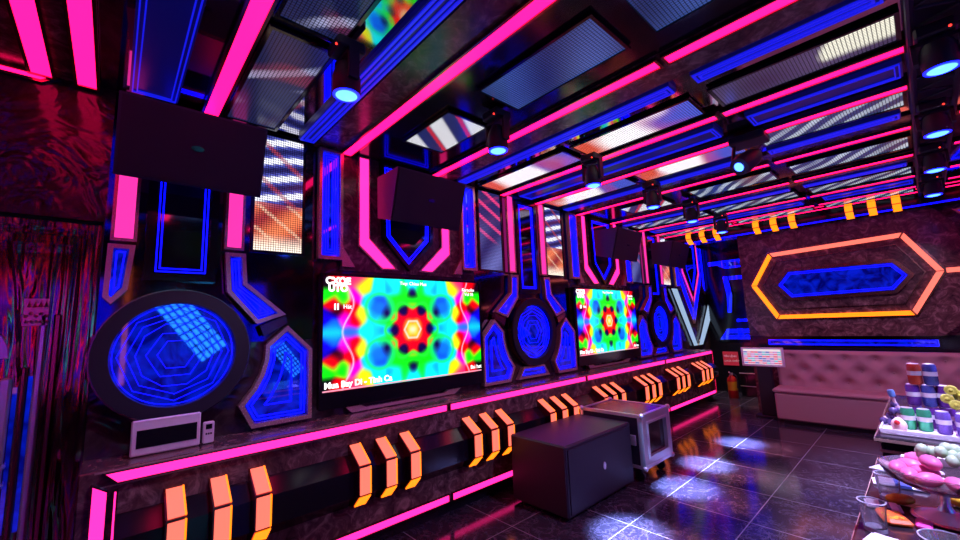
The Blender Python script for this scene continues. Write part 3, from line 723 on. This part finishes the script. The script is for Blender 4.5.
for i, y in enumerate(ly):
    head(1.25, y, f'black moving spotlight with blue lens, {ORD[i]} from the door in the row above the televisions')
ry = [1.80, 2.85, 3.93, 4.98, 6.09]
for i, y in enumerate(ry):
    head(3.19, y, f'black moving spotlight under the truss, {["nearest the camera","nearest one in view","second one in view","third one in view","farthest one"][i]}')
t = thing('disco_projector', 'tilted black effect projector with small blue lens between the spotlight rows', 'spotlight', (2.15, 3.60, 2.6))
MB().cbox(2.1, 2.34, 3.55, 3.75, 2.81, 2.872, .01).box(2.185, 2.205, 3.64, 3.66, 2.87, 2.9).build('base', 'black', t)
Rm = Matrix.Translation((2.2,3.6,2.66)) @ Matrix.Rotation(math.radians(35),4,'Y') @ Matrix.Rotation(math.radians(-50),4,'X')
MB().lathe([(.05,.22),(.07,.17),(.078,.05),(.07,0)], (0,0,-.1), 20).xform(Rm).build('lamp_head', 'black', t, smooth=True)
MB().lathe([(.036,-.004),(.025,-.012),(.004,-.015)], (0,0,-.1), 20).xform(Rm).build('lens', 'lens', t, smooth=True)
MB().tube([(2.12,3.65,2.85),(2.10,3.62,2.68)], .014).build('yoke', 'black', t)

# ------------------------------------------------------------------ far wall
F = farP(FY)
corn = thing('cornice', 'black cornice beam along the top of the far wall', 'cornice', (3, 7.3, 2.68))
MB().box(.0, XR, 7.24, FY-.001, 2.70, 2.899).build('body', 'black_gloss', corn)
MB().box(.0, XR, 7.225, 7.24, 2.705, 2.72).build('blue_line', 'blue', corn)
MB().box(.0, XR, 7.225, 7.24, 2.876, 2.884).build('pink_line', 'pink', corn)
fx = [(.45,.66,.87), (1.42,1.64,1.86), (2.47,2.69,2.91), (3.5,3.72,3.94)]
f1 = None
for i, tr in enumerate(fx):
    for j, x in enumerate(tr):
        lab = f'amber fin on the black cornice, {["left","middle","right"][j]} of the {["trio above the passage","trio over the hexagon left half","trio over the hexagon right half","trio at the right edge"][i]}'
        if f1 is None:
            f1 = thing('cornice_fin', lab, 'wall light', (x, 7.24, 2.68), 'amber fins along the cornice')
            pr = [(7.24,2.89),(7.12,2.85),(7.12,2.76),(7.24,2.68)]
            mb = MB(); mb.add([(x+s, y, z) for s in (-.045,.045) for y, z in pr], [(0,1,2,3),(7,6,5,4),(0,1,5,4),(1,2,6,5),(2,3,7,6),(3,0,4,7)]); mb.build('fin_body', 'copper', f1)
            for a, b in zip(pr, pr[1:]):
                d = Vector((b[0]-a[0], b[1]-a[1])); n2 = Vector((d.y, -d.x)).normalized(); n2 = n2 if n2.x < 0 else -n2
                p, q = Vector(a)+d*.06, Vector(b)-d*.06
                MB().add([(x+s, v.x, v.y) for s in (-.038,.038) for v in (p, q, q+n2*.006, p+n2*.006)], [(0,1,2,3),(7,6,5,4),(0,1,5,4),(1,2,6,5),(2,3,7,6),(3,0,4,7)]).build('diffuser', 'amber', f1)
        else: copy_thing(f1, (x-f1.location.x, 0, 0), lab)
# marble octagon with the orange hexagon
slab = [(1.10,1.36),(1.28,1.13),(3.10,1.13),(3.36,1.38),(3.36,2.45),(3.18,2.70),(1.10,2.70)]
o = MB().prism(slab, F, .002, .16).build('marble_slab', 'marble', loc=(2.2, FY, 1.0)); tag(o, 'big chamfered marble slab behind the orange hexagon above the sofa', 'wall panel')
H = farP(FY-.16)
t = thing('hexagon_light', 'large orange neon hexagon outline on the marble slab above the sofa', 'neon light', (2.2, FY-.16, 1.4))
hx = [(1.22,1.90),(1.49,2.37),(2.92,2.42),(3.20,1.90),(2.91,1.385),(1.49,1.385)]; hi = inset(hx, .055)
for i, (m, nm_) in enumerate((('amber','lower'),('peach','upper'),('peach','upper'),('peach','right'),('amber','bottom'),('amber','left'))):
    a, b = hx[i], hx[(i+1)%6]; c_, d_ = hi[(i+1)%6], hi[i]
    A, B, C_, D_ = [Vector(q) for q in (a,b,c_,d_)]
    A, B, C_, D_ = A.lerp(B,.012), B.lerp(A,.012), C_.lerp(D_,.012), D_.lerp(C_,.012)
    MB().prism([tuple(q) for q in (A,B,C_,D_)], H, .001, .03).build('neon_bar', 'amber' if i in (0,4,5) else 'peach', t)
MB().prism([(3.215,1.875),(5.0,1.875),(5.0,1.93),(3.215,1.93)], F, .165, .19).build('neon_bar', 'peach', t)
MB().ring(inset(hx,-.025), hx, H, .0, .02).build('border', 'copper', t)
panel('hexagon_mirror', 'long blue hexagonal mirror with copper rim inside the orange hexagon', 'wall panel', [(1.50,1.88),(1.68,2.11),(2.80,2.10),(2.96,1.88),(2.78,1.66),(1.68,1.64)], H, .002, fr=.045, depth=.06, fmat='copper', lines=(.012,.035))
oh = inset(hx, .13); o = MB().ring(oh, inset(oh, .014), H, 0, .02).build('hexagon_outline', 'copper', loc=(2.2, FY-.16, 1.5)); tag(o, 'thin gold hexagon outline between the orange hexagon and the blue mirror', 'wall trim')
o = MB().box(1.08, XR-.01, 7.488, 7.4995, .90, 1.128).build('black_recess', 'black_gloss', loc=(2.5, 7.49, .9)); tag(o, 'black recess strip between the marble slab and the sofa back', 'wall trim')
panel('blue_band', 'long blue neon band along the far wall just above the sofa back', 'neon light', rect(1.30,3.06,.985,1.085), F, .012, fr=.008, depth=.03, fmat='black_gloss', lines=(.008,), lw=.012)
panel('corner_chevron', 'blue neon chevron panel on the far wall right of the orange hexagon', 'wall panel', [(3.5,2.62),(3.34,2.62),(3.7,2.2),(3.9,2.2)], F, .16, fr=.02, depth=.04, lines=(.015,.04))
panel('corner_plaque', 'blue glass panel on the far wall at the right edge beside the sofa top', 'wall panel', [(3.42,1.2),(3.95,.99),(3.95,1.62)], F, .16, fr=.02, depth=.04, lines=(.015,.04))
# passage end wall
E_ = farP(YE)
panel('end_panel', 'upper blue neon panel on the end wall of the passage', 'wall panel', [(.10,2.56),(.98,2.56),(.98,2.36),(.42,2.36),(.28,2.44),(.10,2.44)], E_, .004, fr=.014, depth=.03, fmat='black_gloss', lines=(.012,.03))
panel('end_panel', 'middle blue neon bar on the end wall of the passage', 'wall panel', rect(.45,.98,2.13,2.24), E_, .004, fr=.014, depth=.03, fmat='black_gloss', lines=(.012,.03))
panel('end_panel', 'curved upright blue neon panel on the end wall of the passage', 'wall panel', [(.36,1.5),(.46,1.5),(.50,1.85),(.46,2.24),(.34,2.24),(.38,1.85)], E_, .004, fr=.010, depth=.03, fmat='black_gloss', lines=(.012,.03))
panel('end_panel', 'broad bright blue glass panel low on the end wall of the passage', 'wall panel', [(.16,.98),(.95,.98),(.95,1.22),(.32,1.22)], E_, .004, fr=.014, depth=.03, fmat='black_gloss', lines=(.015,.04,.07))
panel('end_panel', 'slim blue neon bar above the low glass panel in the passage', 'wall panel', rect(.50,.98,1.32,1.40), E_, .004, fr=.010, depth=.03, fmat='black_gloss', lines=(.012,))
# fire sign, extinguisher, low cabinet
t = thing('fire_sign', 'small red fire instruction sign on the dark end wall', 'sign', (.33, YE-.01, .5))
MB().box(.20, .46, YE-.014, YE-.001, .50, .76).build('plate', glow('red_sign_face', (.55,.02,.05), .55), t)
if True:
    M['sign_white'] = plain('sign_lettering', (.9,.8,.85), .5)
    for q, (tx, sz) in enumerate((('TIÊU LỆNH', .045), ('CHỮA CHÁY', .045))):
        text_mesh(tx, sz, lambda a, b, w, q=q: (.212+a, YE-.0155-w, .66-.09*q+b), t, 'lettering', 'sign_white', bold=.002)
t = thing('fire_extinguisher', 'red fire extinguisher with yellow label standing in the passage', 'fire extinguisher', (.5, 8.3, 0))
MB().lathe([(.07,0),(.078,.012),(.078,.31),(.066,.35),(.03,.385),(.028,.40)], (.5,8.3,0), 24).build('cylinder', 'red', t, smooth=True)
MB().lathe([(.0795,.14),(.0795,.29)], (.5,8.3,0), 24, cap=False).build('yellow_sticker', 'yellow', t, smooth=True)
MB().box(.485, .515, 8.27, 8.33, .40, .435).tube([(.5,8.26,.43),(.5,8.19,.46)], .008).tube([(.5,8.26,.415),(.5,8.19,.40)], .008).build('valve', 'steel', t)
MB().tube([(.53,8.3,.42),(.58,8.28,.40),(.60,8.26,.3),(.59,8.25,.18)], .011).build('hose', 'black', t, smooth=True)
t = thing('low_cabinet', 'dark low cabinet with pale edges at the end of the passage', 'cabinet', (.75, 8.75, 0))
MB().cbox(.56, 1.04, 8.55, 8.93, 0, .42, .006).build('body', 'black_gloss', t)
MB().box(.56, 1.04, 8.54, 8.55, .405, .42).build('edge_trim', 'steel', t); MB().box(.56, 1.04, 8.54, 8.55, .18, .19).build('edge_trim', 'steel', t)
# song selection screen
t = thing('song_console', 'bright song list touchscreen on a black pedestal beside the sofa', 'screen', (1.30, 7.0, 0))
MB().cbox(1.22, 1.40, 7.02, 7.12, .03, .76, .01).build('pedestal', 'black', t)
MB().cbox(1.15, 1.40, 6.98, 7.14, 0, .03, .008).build('foot', 'black', t)
K = farP(7.0)
MB().cbox(1.055, 1.575, 7.0, 7.03, .715, .985, .006).build('case', 'white', t)
pal = [(.9,.12,.2),(.15,.2,.6),(.9,.4,.5),(.2,.6,.7),(.95,.2,.3),(.7,.3,.7)]; rp = random.Random(3); grid = [[rp.choice(pal) for _ in range(10)] for _ in range(7)]
def menu(s, tt):
    j, i = min(6,int(tt*7)), min(9,int(s*10))
    if tt > .87: return (1,.85,.9)
    if (tt*7) % 1 < .28: return (.9,.7,.9)
    if (s*10) % 1 < .12: return (.5,.25,.6)
    return grid[j][i]
picture_grid('display', K, 1.085, 1.545, .745, .96, .003, 60, 42, menu, 'menu', t, True)

# sofa
def sofa():
    t = thing('sofa', 'long mauve velvet sofa with button tufted back along the far wall', 'sofa', (3.4, 7.1, 0))
    x0, x1 = 1.46, 5.6
    MB().cbox(x0+.06, x1, 6.80, 7.30, 0, .06, .004).build('plinth', 'black', t)
    MB().cbox(x0, x1, 6.75, 7.32, .05, .40, .02).build('base', 'velvet', t)
    MB().cbox(x0-.015, x1, 6.73, 7.15, .40, .46, .022).build('seat', 'velvet', t)
    nx, nz = 250, 40; vs = []; fs = []; z0, z1 = .44, .945
    bt = []
    for r, zz in enumerate((.85, .69, .54)):
        i = 0
        while True:
            xx = x0+.16+(r % 2)*.145+.29*i
            if xx > x1-.05: break
            bt.append((xx, zz)); i += 1
    for j in range(nz+1):
        for i in range(nx+1):
            x = x0+(x1-x0)*i/nx; z = z0+(z1-z0)*j/nz
            d = min((x-a)**2+(z-b)**2 for a, b in bt if abs(x-a) < .35)
            y = 7.15-.06*(1-math.exp(-d/.0022))-.045*(1-math.exp(-d/.016))
            ed_ = min(z1-z, x-x0, .05); y += .05*(1-ed_/.05)**2
            vs.append((x, y, z))
    for j in range(nz):
        for i in range(nx):
            a = j*(nx+1)+i; fs.append((a, a+1, a+nx+2, a+nx+1))
    mb = MB().add(vs, fs); n = len(mb.v)
    mb.box(x0, x1, 7.15, 7.32, .44, .935)
    mb.build('back', 'velvet', t, smooth=True)
    for a, b in bt:
        if a < 3.6: MB().ball((a, 7.14, b), .013, 8, (1,.6,1)).build('button', 'velvet', t)
sofa()

# ------------------------------------------------------------------ tables and what stands on them
def table(label, x0, x1, y0, y1):
    t = thing('low_table', label, 'table', ((x0+x1)/2,(y0+y1)/2,0), 'karaoke tables')
    MB().cbox(x0, x1, y0, y1, .715, .75, .008).build('tabletop', 'black_marble', t)
    MB().ring(rect(x0-.004,x1+.004,y0-.004,y1+.004), rect(x0+.002,x1-.002,y0+.002,y1-.002), lambda u,v,w: (u,v,w), .722, .738).build('edge_band', 'gold', t)
    MB().cbox(x0+.02, x1-.02, y0+.02, y1-.02, .0, .715, .01).build('pedestal', 'black_gloss', t)
    MB().box(x0+.014, x1-.014, y0+.014, y1-.014, .66, .675).build('trim_band', 'gold', t)
table('nearer table holding the fruit stand and drinking glasses', 2.745, 3.65, 1.30, 2.90)
table('farther table crowded with cans beside the sofa', 2.705, 3.65, 3.32, 4.95)
ZT = .7505
def tumbler(x, y, label, h=.092, r=.037):
    t = thing('drinking_glass', label, 'glass', (x,y,ZT), 'drinking glasses')
    MB().lathe([(r*.78,0),(r,h),(r-.0025,h),(r*.78-.003,.012),(.002,.012)], (x,y,ZT), 24).build('tumbler', 'glass', t, smooth=True)
    MB().lathe([(r+.0004,h-.002),(r+.0008,h),(r-.0028,h+.0008),(r-.003,h-.002)], (x,y,ZT), 24, cap=False).build('rim', 'edge_glint', t, smooth=True)  # pale ring over the glass imitates its bright edge highlight
    MB().lathe([(r*.78+.0006,0),(r*.80+.0006,.012),(r*.74,.0125),(.002,.0125)], (x,y,ZT), 24).build('base_glint', 'edge_glint', t, smooth=True)  # pale overlay imitates the bright highlight around the glass bottom
tumbler(2.795, 1.925, 'drinking glass nearest the front table edge, upright on the pale wipes')
tumbler(2.815, 2.27, 'drinking glass behind the nearest one, left of the fruit stand')
tumbler(2.955, 1.86, 'wide low clear glass in front of the foot of the fruit stand', .05, .06)
def pack(x, y, a, label, w=.15, d=.075, h=.014, z=ZT, mat='white', band=True):
    t = thing('wipe_packet', label, 'packet', (x,y,z), 'wet wipe packets')
    Rz = Matrix.Translation((x,y,z)) @ Matrix.Rotation(math.radians(a),4,'Z')
    MB().cbox(-w/2, w/2, -d/2, d/2, 0, h, .005).xform(Rz).build('wrapper', mat, t)
    mb = MB()
    for s in (-1,1): mb.box(s*w/2-.006, s*w/2+.006, -d/2, d/2, h*.35, h*.55)
    mb.xform(Rz).build('crimped_end', 'white', t)
    if band: MB().box(-w*.05, w*.22, -d/2-.0005, d/2+.0005, h*.3, h+.001).xform(Rz).build('printed_band', plain('blue_print', (.04,.07,.26), .4) if 'blue_print' not in bpy.data.materials else bpy.data.materials['blue_print'], t)
pack(2.86, 1.82, -12, 'pale wipe packet at the front table edge, right of the nearest glass')
pack(2.80, 2.15, 10, 'pale wipe packet between the two drinking glasses', .09)
pack(2.835, 2.45, 8, 'pale wipe packet behind the second drinking glass')
pack(2.82, 2.63, -20, 'farthest pale wipe packet on the nearer table edge, behind the fruit bowl')
pack(2.97, 2.83, 5, 'white wrapped napkin with black print at the far end of the nearer table', .14, .07, .05, mat='white', band=False)
t = thing('snack_packet', 'orange snack packet lying beside the foot of the fruit stand', 'packet', (2.835,2.045,ZT))
Rz = Matrix.Translation((2.835,2.045,ZT)) @ Matrix.Rotation(.4,4,'Z')
MB().cbox(-.035,.035,-.05,.05,0,.02,.008).xform(Rz).build('wrapper', plain('orange_foil', (.9,.16,.03), .3), t)
mb = MB(); rr = random.Random(4)
for i in range(9): mb.ball((rr.uniform(-.025,.025), rr.uniform(-.04,.04), .021), .007, 8, (1,1,.4))
mb.xform(Rz).build('printed_nuts', 'yellow', t)
t = thing('pink_packet', 'small pink packet in front of the fruit stand foot', 'packet', (2.905,2.06,ZT))
MB().cbox(2.885,2.925,2.02,2.09,ZT,ZT+.015,.005).build('wrapper', plain('pink_foil', (.85,.05,.4), .3), t)
# fruit stand
t = thing('fruit_stand', 'glass fruit bowl on a metal stem foot on the nearer table', 'fruit stand', (2.96,2.17,ZT))
cx, cy = 2.96, 2.17
MB().lathe([(.085,0),(.088,.006),(.06,.014),(.022,.03),(.013,.05),(.014,.08),(.03,.095)], (cx,cy,ZT), 28).build('stem', 'steel', t, smooth=True)
MB().lathe([(.088,.0),(.092,.004),(.088,.008)], (cx,cy,ZT), 32).build('foot_rim', 'gold', t)
MB().lathe([(.03,.095),(.085,.102),(.138,.13),(.156,.165),(.152,.166),(.134,.136),(.084,.108),(.004,.100)], (cx,cy,ZT), 36).build('bowl', glass_mat('amber_tinted_glass', (1,.82,.86), .05), t, smooth=True)
pinkm = plain('pink_fruit_skin', (.80,.16,.36), .3); grn = plain('green_grape_skin', (.36,.50,.30), .25); yel = plain('mango_flesh', (1.,.62,.03), .4)
rf = random.Random(11); n_ = 0
WH = ['leftmost, at the bowl rim','second from the left','front left','front middle','low front right','middle of the heap','front right','right rim','back left','topmost']
for i, (dx, dy, dz) in enumerate(((-.12,.0,.20),(-.085,.06,.20),(-.085,-.06,.195),(-.03,-.11,.20),(.04,-.12,.20),(-.04,-.03,.205),(.095,-.08,.205),(.12,.0,.21),(-.06,.115,.215),(-.02,-.05,.245))):
    t = thing('pink_fruit', f'pink fruit wedge in the bowl, {WH[i]}', 'fruit', (cx+dx*.86,cy+dy*.86,ZT+dz-.05), 'pink fruit wedges')
    dx, dy, dz = dx*.86, dy*.86, dz-.05
    rot = Matrix.Rotation(rf.uniform(0,PI),3,'Z') @ Matrix.Rotation(rf.uniform(-.4,.4),3,'X')
    MB().ball((cx+dx,cy+dy,ZT+dz), .040, 14, (1,.62,.6), rot).build('flesh', pinkm, t, smooth=True)
    p = Vector((cx+dx,cy+dy,ZT+dz))+rot@Vector((.039,0,0)); MB().ball(p, .009, 8).build('tip', 'white', t)
GW = ['topmost','left end','back left','front left','centre','front centre','back centre','right of centre','front right','right end','back right','lowest front','lower left','inner left','inner right','far back']
for i in range(16):
    a = rf.uniform(0, 2*PI); q = .075*math.sqrt(rf.random()); x, y = cx+.03+q*math.cos(a)*1.1, cy+.09+q*math.sin(a)*.7; z = ZT+.178+.02*(1-q/.075)+.012*(i % 3)
    o = MB().ball((x,y,z), .0185, 12, (1,1,1.15)).build('grape', grn, loc=(x,y,z), smooth=True)
    tag(o, 'round green grape in the bunch heaped on the fruit bowl', 'grape', 'green grapes')
for i, (dx, dy, a) in enumerate(((-.115,.055,.5),(.035,.16,2.2),(.13,.02,1.2))):
    o = MB().ball((cx+dx,cy+dy,ZT+.02), .045, 14, (1,.5,.42), Matrix.Rotation(a,3,'Z')).build('mango_slice', yel, loc=(cx+dx,cy+dy,ZT), smooth=True)
    tag(o, f'yellow mango slice lying {["behind the left of","behind the right of","right of"][i]} the fruit stand foot', 'fruit', 'mango slices')
# cans, bottles and flowers on the farther table
def can(x, y, z, col, label, r=.031, h=.122):
    t = thing('drink_can', label, 'can', (x,y,z), 'drink cans')
    mn = f'can_{col}'; m = bpy.data.materials.get(mn) or plain(mn, {'green':(.06,.45,.20),'purple':(.26,.16,.62),'red':(.75,.10,.05),'violet':(.22,.06,.45),'blue':(.10,.14,.5)}[col], .25, .5)
    MB().lathe([(r*.8,0),(r,.008),(r,h-.012),(r*.8,h)], (x,y,z), 20).build('body', m, t, smooth=True)
    MB().lathe([(r*.82,h),(r*.82,h+.003),(r*.7,h+.001)], (x,y,z), 20).build('rim', 'steel', t)
    MB().lathe([(r+.0006,h*.45),(r+.0006,h*.66)], (x,y,z), 20, cap=False).build('printed_band', 'white', t, smooth=True)
ZC = .80
t = thing('drinks_tray', 'pale shallow tray under the cans on the farther table', 'tray', (2.94,3.62,ZT))
MB().cbox(2.725, 3.25, 3.40, 3.80, ZT, ZT+.012, .004).build('base', 'white', t)
MB().ring(rect(2.725,3.25,3.40,3.80), rect(2.732,3.243,3.407,3.793), lambda u,v,w: (u,v,w), ZT+.012, ZT+.03).build('rim', 'white', t)
zt = ZT+.0125
can(2.845,3.56,zt,'green','left of the two green cans at the front of the tray'); can(2.912,3.555,zt,'green','right of the two green cans at the front of the tray')
can(2.985,3.53,zt,'purple','purple can at the front of the tray, beside the right green can'); can(3.06,3.50,zt,'purple','purple can at the front right of the tray, second from the green cans')
can(2.88,3.66,zt,'violet','violet can standing behind the left green can'); can(2.95,3.66,zt,'violet','violet can behind the right green can, under the stacked violet can'); can(3.01,3.67,zt,'violet','violet can behind the front purple cans')
can(2.88,3.655,zt+.126,'violet','violet can stacked in the second tier on the left'); can(2.945,3.655,zt+.126,'blue','blue can stacked in the second tier in the middle'); can(3.005,3.67,zt+.126,'violet','violet can stacked in the second tier on the right')
can(2.90,3.65,zt+.252,'red','red can on the very top of the can stack'); can(2.965,3.65,zt+.252,'blue','blue can on the very top of the can stack')
for i, (dx, dy, dz) in enumerate(((0,0,0),(.045,.01,0),(-.035,.02,0),(.02,.05,0),(.0,.02,.035),(.045,.035,.036),(.02,.0,.07),(.05,.02,.07),(.03,.03,.10))):
    x, y, z = 2.765+dx*.9, 3.60+dy, zt+.021+dz
    o = MB().ball((x,y,z), .021, 12).build('dark_grape', plain('dark_grape_skin', (.10,.07,.22), .25) if 'dark_grape_skin' not in bpy.data.materials else bpy.data.materials['dark_grape_skin'], loc=(x,y,z), smooth=True)
    tag(o, 'dark blue grape in the small heap at the left end of the tray', 'grape', 'dark grapes')
t = thing('cream_cake', 'small cream and red cake between the dark grapes and green cans', 'cake', (2.80,3.50,zt))
MB().lathe([(.03,0),(.036,.03),(.03,.05),(.012,.07),(.003,.075)], (2.805,3.49,zt), 16).build('cream', plain('cream', (.85,.62,.55), .6), t, smooth=True)
MB().ball((2.80,3.455,zt+.05), .014, 10).build('cherry', 'red', t, smooth=True)
t = thing('tilted_bottle', 'pale bottle leaning against the can stack', 'bottle', (2.83,3.60,zt))
Rb = Matrix.Translation((2.858,3.585,zt+.001)) @ Matrix.Rotation(-.16,4,'Y')
MB().lathe([(.0165,0),(.017,.11),(.008,.15),(.008,.18)], (-.04,.04,.0), 16).xform(Rb).build('body', plain('pale_bottle', (.75,.5,.55), .2), t, smooth=True)
MB().lathe([(.015,.18),(.018,.2),(.015,.22)], (-.04,.04,0), 16).xform(Rb).build('cap', plain('blue_cap', (.15,.3,.6), .3), t, smooth=True)
t = thing('flower_bunch', 'yellow green flowers in a vase beside the can stack', 'flowers', (3.12,3.72,zt))
MB().lathe([(.03,0),(.04,.06),(.025,.12),(.03,.14)], (3.065,3.60,zt), 18).build('vase', 'white', t, smooth=True)
st = MB(); fm = plain('yellow_green_petals', (.62,.60,.08), .5)
for i, (dx, dy, dz) in enumerate(((0,0,.21),(-.05,-.02,.19),(.05,.01,.2),(-.02,-.03,.16),(.03,-.03,.23),(-.03,-.02,.24))):
    st.tube([(3.065,3.60,zt+.1),(3.065+dx,3.60+dy,zt+dz)], .003, 6); mb = MB()
    for q in range(12):
        a = 2*PI*q/12; mb.ball((3.065+dx+.018*math.cos(a), 3.60+dy-.008, zt+dz+.018*math.sin(a)), .011, 6, (1,.5,1))
    mb.ball((3.065+dx,3.60+dy-.008,zt+dz), .012, 8); mb.build('blossom', fm, t)
st.build('stems', plain('stem_green', (.1,.25,.05), .6), t)
pack(3.12, 3.50, 0, 'white packet with black print lying at the right of the drinks tray', .12, .07, .04, z=zt, band=False)

# ------------------------------------------------------------------ wall opposite the screens (seen in mirrors)
RW = lambda u, v, w: (XR-w, u, v)
for i, (y, lab) in enumerate(((1.05,'nearer'),(2.75,'farther'))):
    t = thing('lattice_light', f'{lab} slanted cyan lattice light on the wall opposite the televisions', 'wall light', (XR, y, 1.3), 'cyan lattice lights')
    dz = -.22 if i == 0 else -.95; f_ = 1. if i == 0 else .6; p = [(y-.6*f_,1.85+(2.3-1.85)*f_+dz),(y-.15*f_,1.85+(2.5-1.85)*f_+dz),(y+.6*f_,1.85+(1.5-1.85)*f_+dz),(y+.2*f_,1.85+(1.2-1.85)*f_+dz)]
    MB().prism(p, RW, .002, .02).build('panel', glow('cyan_light', (.05,.55,1.), 3.5) if i == 0 else bpy.data.materials['cyan_light'], t)
    mb = MB(); q = [Vector(a) for a in p]
    for k in range(1, 9): mb.tube([RW(*q[0].lerp(q[3],k/9),.03), RW(*q[1].lerp(q[2],k/9),.03)], .018, 6)
    for k in range(0, 6): mb.tube([RW(*q[0].lerp(q[1],k/5),.03), RW(*q[3].lerp(q[2],k/5),.03)], .018, 6)
    mb.build('lattice', 'black', t)
for i, y in enumerate((-1.5, -.3, 2.03, 4.4, 5.8)):
    panel('reflection_plaque', f'blue glowing plaque added for mirror reflections, opposite the televisions, {ORD[i]} from the door', 'wall panel', [(y-.3,.8),(y+.3,.8),(y+.34,1.5),(y+.3,2.5),(y-.3,2.5),(y-.34,1.5)], RW, 0, fr=.03, depth=.05, lines=(.03,.08,.14,.2), lw=.02, group='added blue plaques opposite the screens')  # unseen glowing plaques, added to give the screen wall mirrors blue reflections
    for j, (dy, m, nm_) in enumerate(((-.46,'pink','pink'),(.46,'orange','orange'))):
        if i in (2,) : continue
        strip(f'upright {nm_} strip added for reflections, beside the {ORD[i]} blue plaque on the opposite wall', rect(y+dy-.035,y+dy+.035,.7,2.7), RW, 0, m, 'added reflection strips on the opposite wall')  # unseen glowing strips, added for coloured reflections in the door metal
# ------------------------------------------------------------------ lamps
for p, q in (((1.25,5.07,2.57),(1.36,5.48,0)), ((1.25,4.04,2.57),(1.33,4.50,0)), ((1.25,2.93,2.57),(1.40,3.78,0)), ((1.25,1.80,2.57),(1.42,2.75,0))):
    spot('floor_beam', p, q, (.30,.42,1.), 6500, 12.5, .9)
    spot('floor_beam', p, (q[0]+.22, q[1]-.05, 0), (1.,.35,.45), 700, 17, 1.)
for y, e in ((1.8, 420), (2.85, 420), (3.93, 420), (4.98, 420)):
    spot('table_beam', (3.19, y, 2.57), (3.1, y+.1, .7), (.55,.5,1.), e, 55, .6)
spot('sofa_fill', (3.19, 4.98, 2.57), (2.3, 7.1, .5), (.75,.55,.95), 90, 80, .8)  # added fill light to brighten the sofa
spot('wall_fill', (3.19, 2.85, 2.57), (.6, 2.6, .5), (.55,.42,1.), 150, 60, .9)  # added fill light for the subwoofer and ledge front
spot('wall_fill', (1.25, .77, 2.57), (.2, .35, .9), (.62,.48,1.), 60, 60, .9)  # added fill light for the white framed box, off the lens direction
spot('passage_fill', (.62, 7.9, 2.66), (.5, 8.4, .2), (1.,.75,.7), 120, 60, .8)  # added fill light to bring out the extinguisher, no fixture here
w = bpy.data.worlds.new('World'); S.world = w; w.use_nodes = True
w.node_tree.nodes['Background'].inputs[0].default_value = (.02,.012,.04,1); w.node_tree.nodes['Background'].inputs[1].default_value = .2

# ------------------------------------------------------------------ camera
cam = bpy.data.cameras.new('Camera'); co = bpy.data.objects.new('Camera', cam); COL.objects.link(co); S.camera = co
cam.sensor_width = 36; cam.lens = 402.5*36/960; cam.clip_start = .02
right = Vector((.67,.741,-.038)); down = Vector((-.124,.061,-.990)); fwd = Vector((-.732,.669,.133))
R3 = Matrix((right, -down, -fwd)).transposed(); q = R3.to_quaternion(); q.normalize()
co.rotation_mode = 'QUATERNION'; co.rotation_quaternion = q; co.location = (3, 0, 1.48)

S.view_settings.view_transform = 'Standard'; S.view_settings.look = 'None'; S.view_settings.exposure = .15; S.view_settings.gamma = 1; S.view_settings.use_curve_mapping = False
cy_ = S.cycles
cy_.max_bounces = 8; cy_.glossy_bounces = 5; cy_.diffuse_bounces = 3; cy_.transmission_bounces = 8
cy_.caustics_reflective = False; cy_.caustics_refractive = False; cy_.sample_clamp_indirect = 6
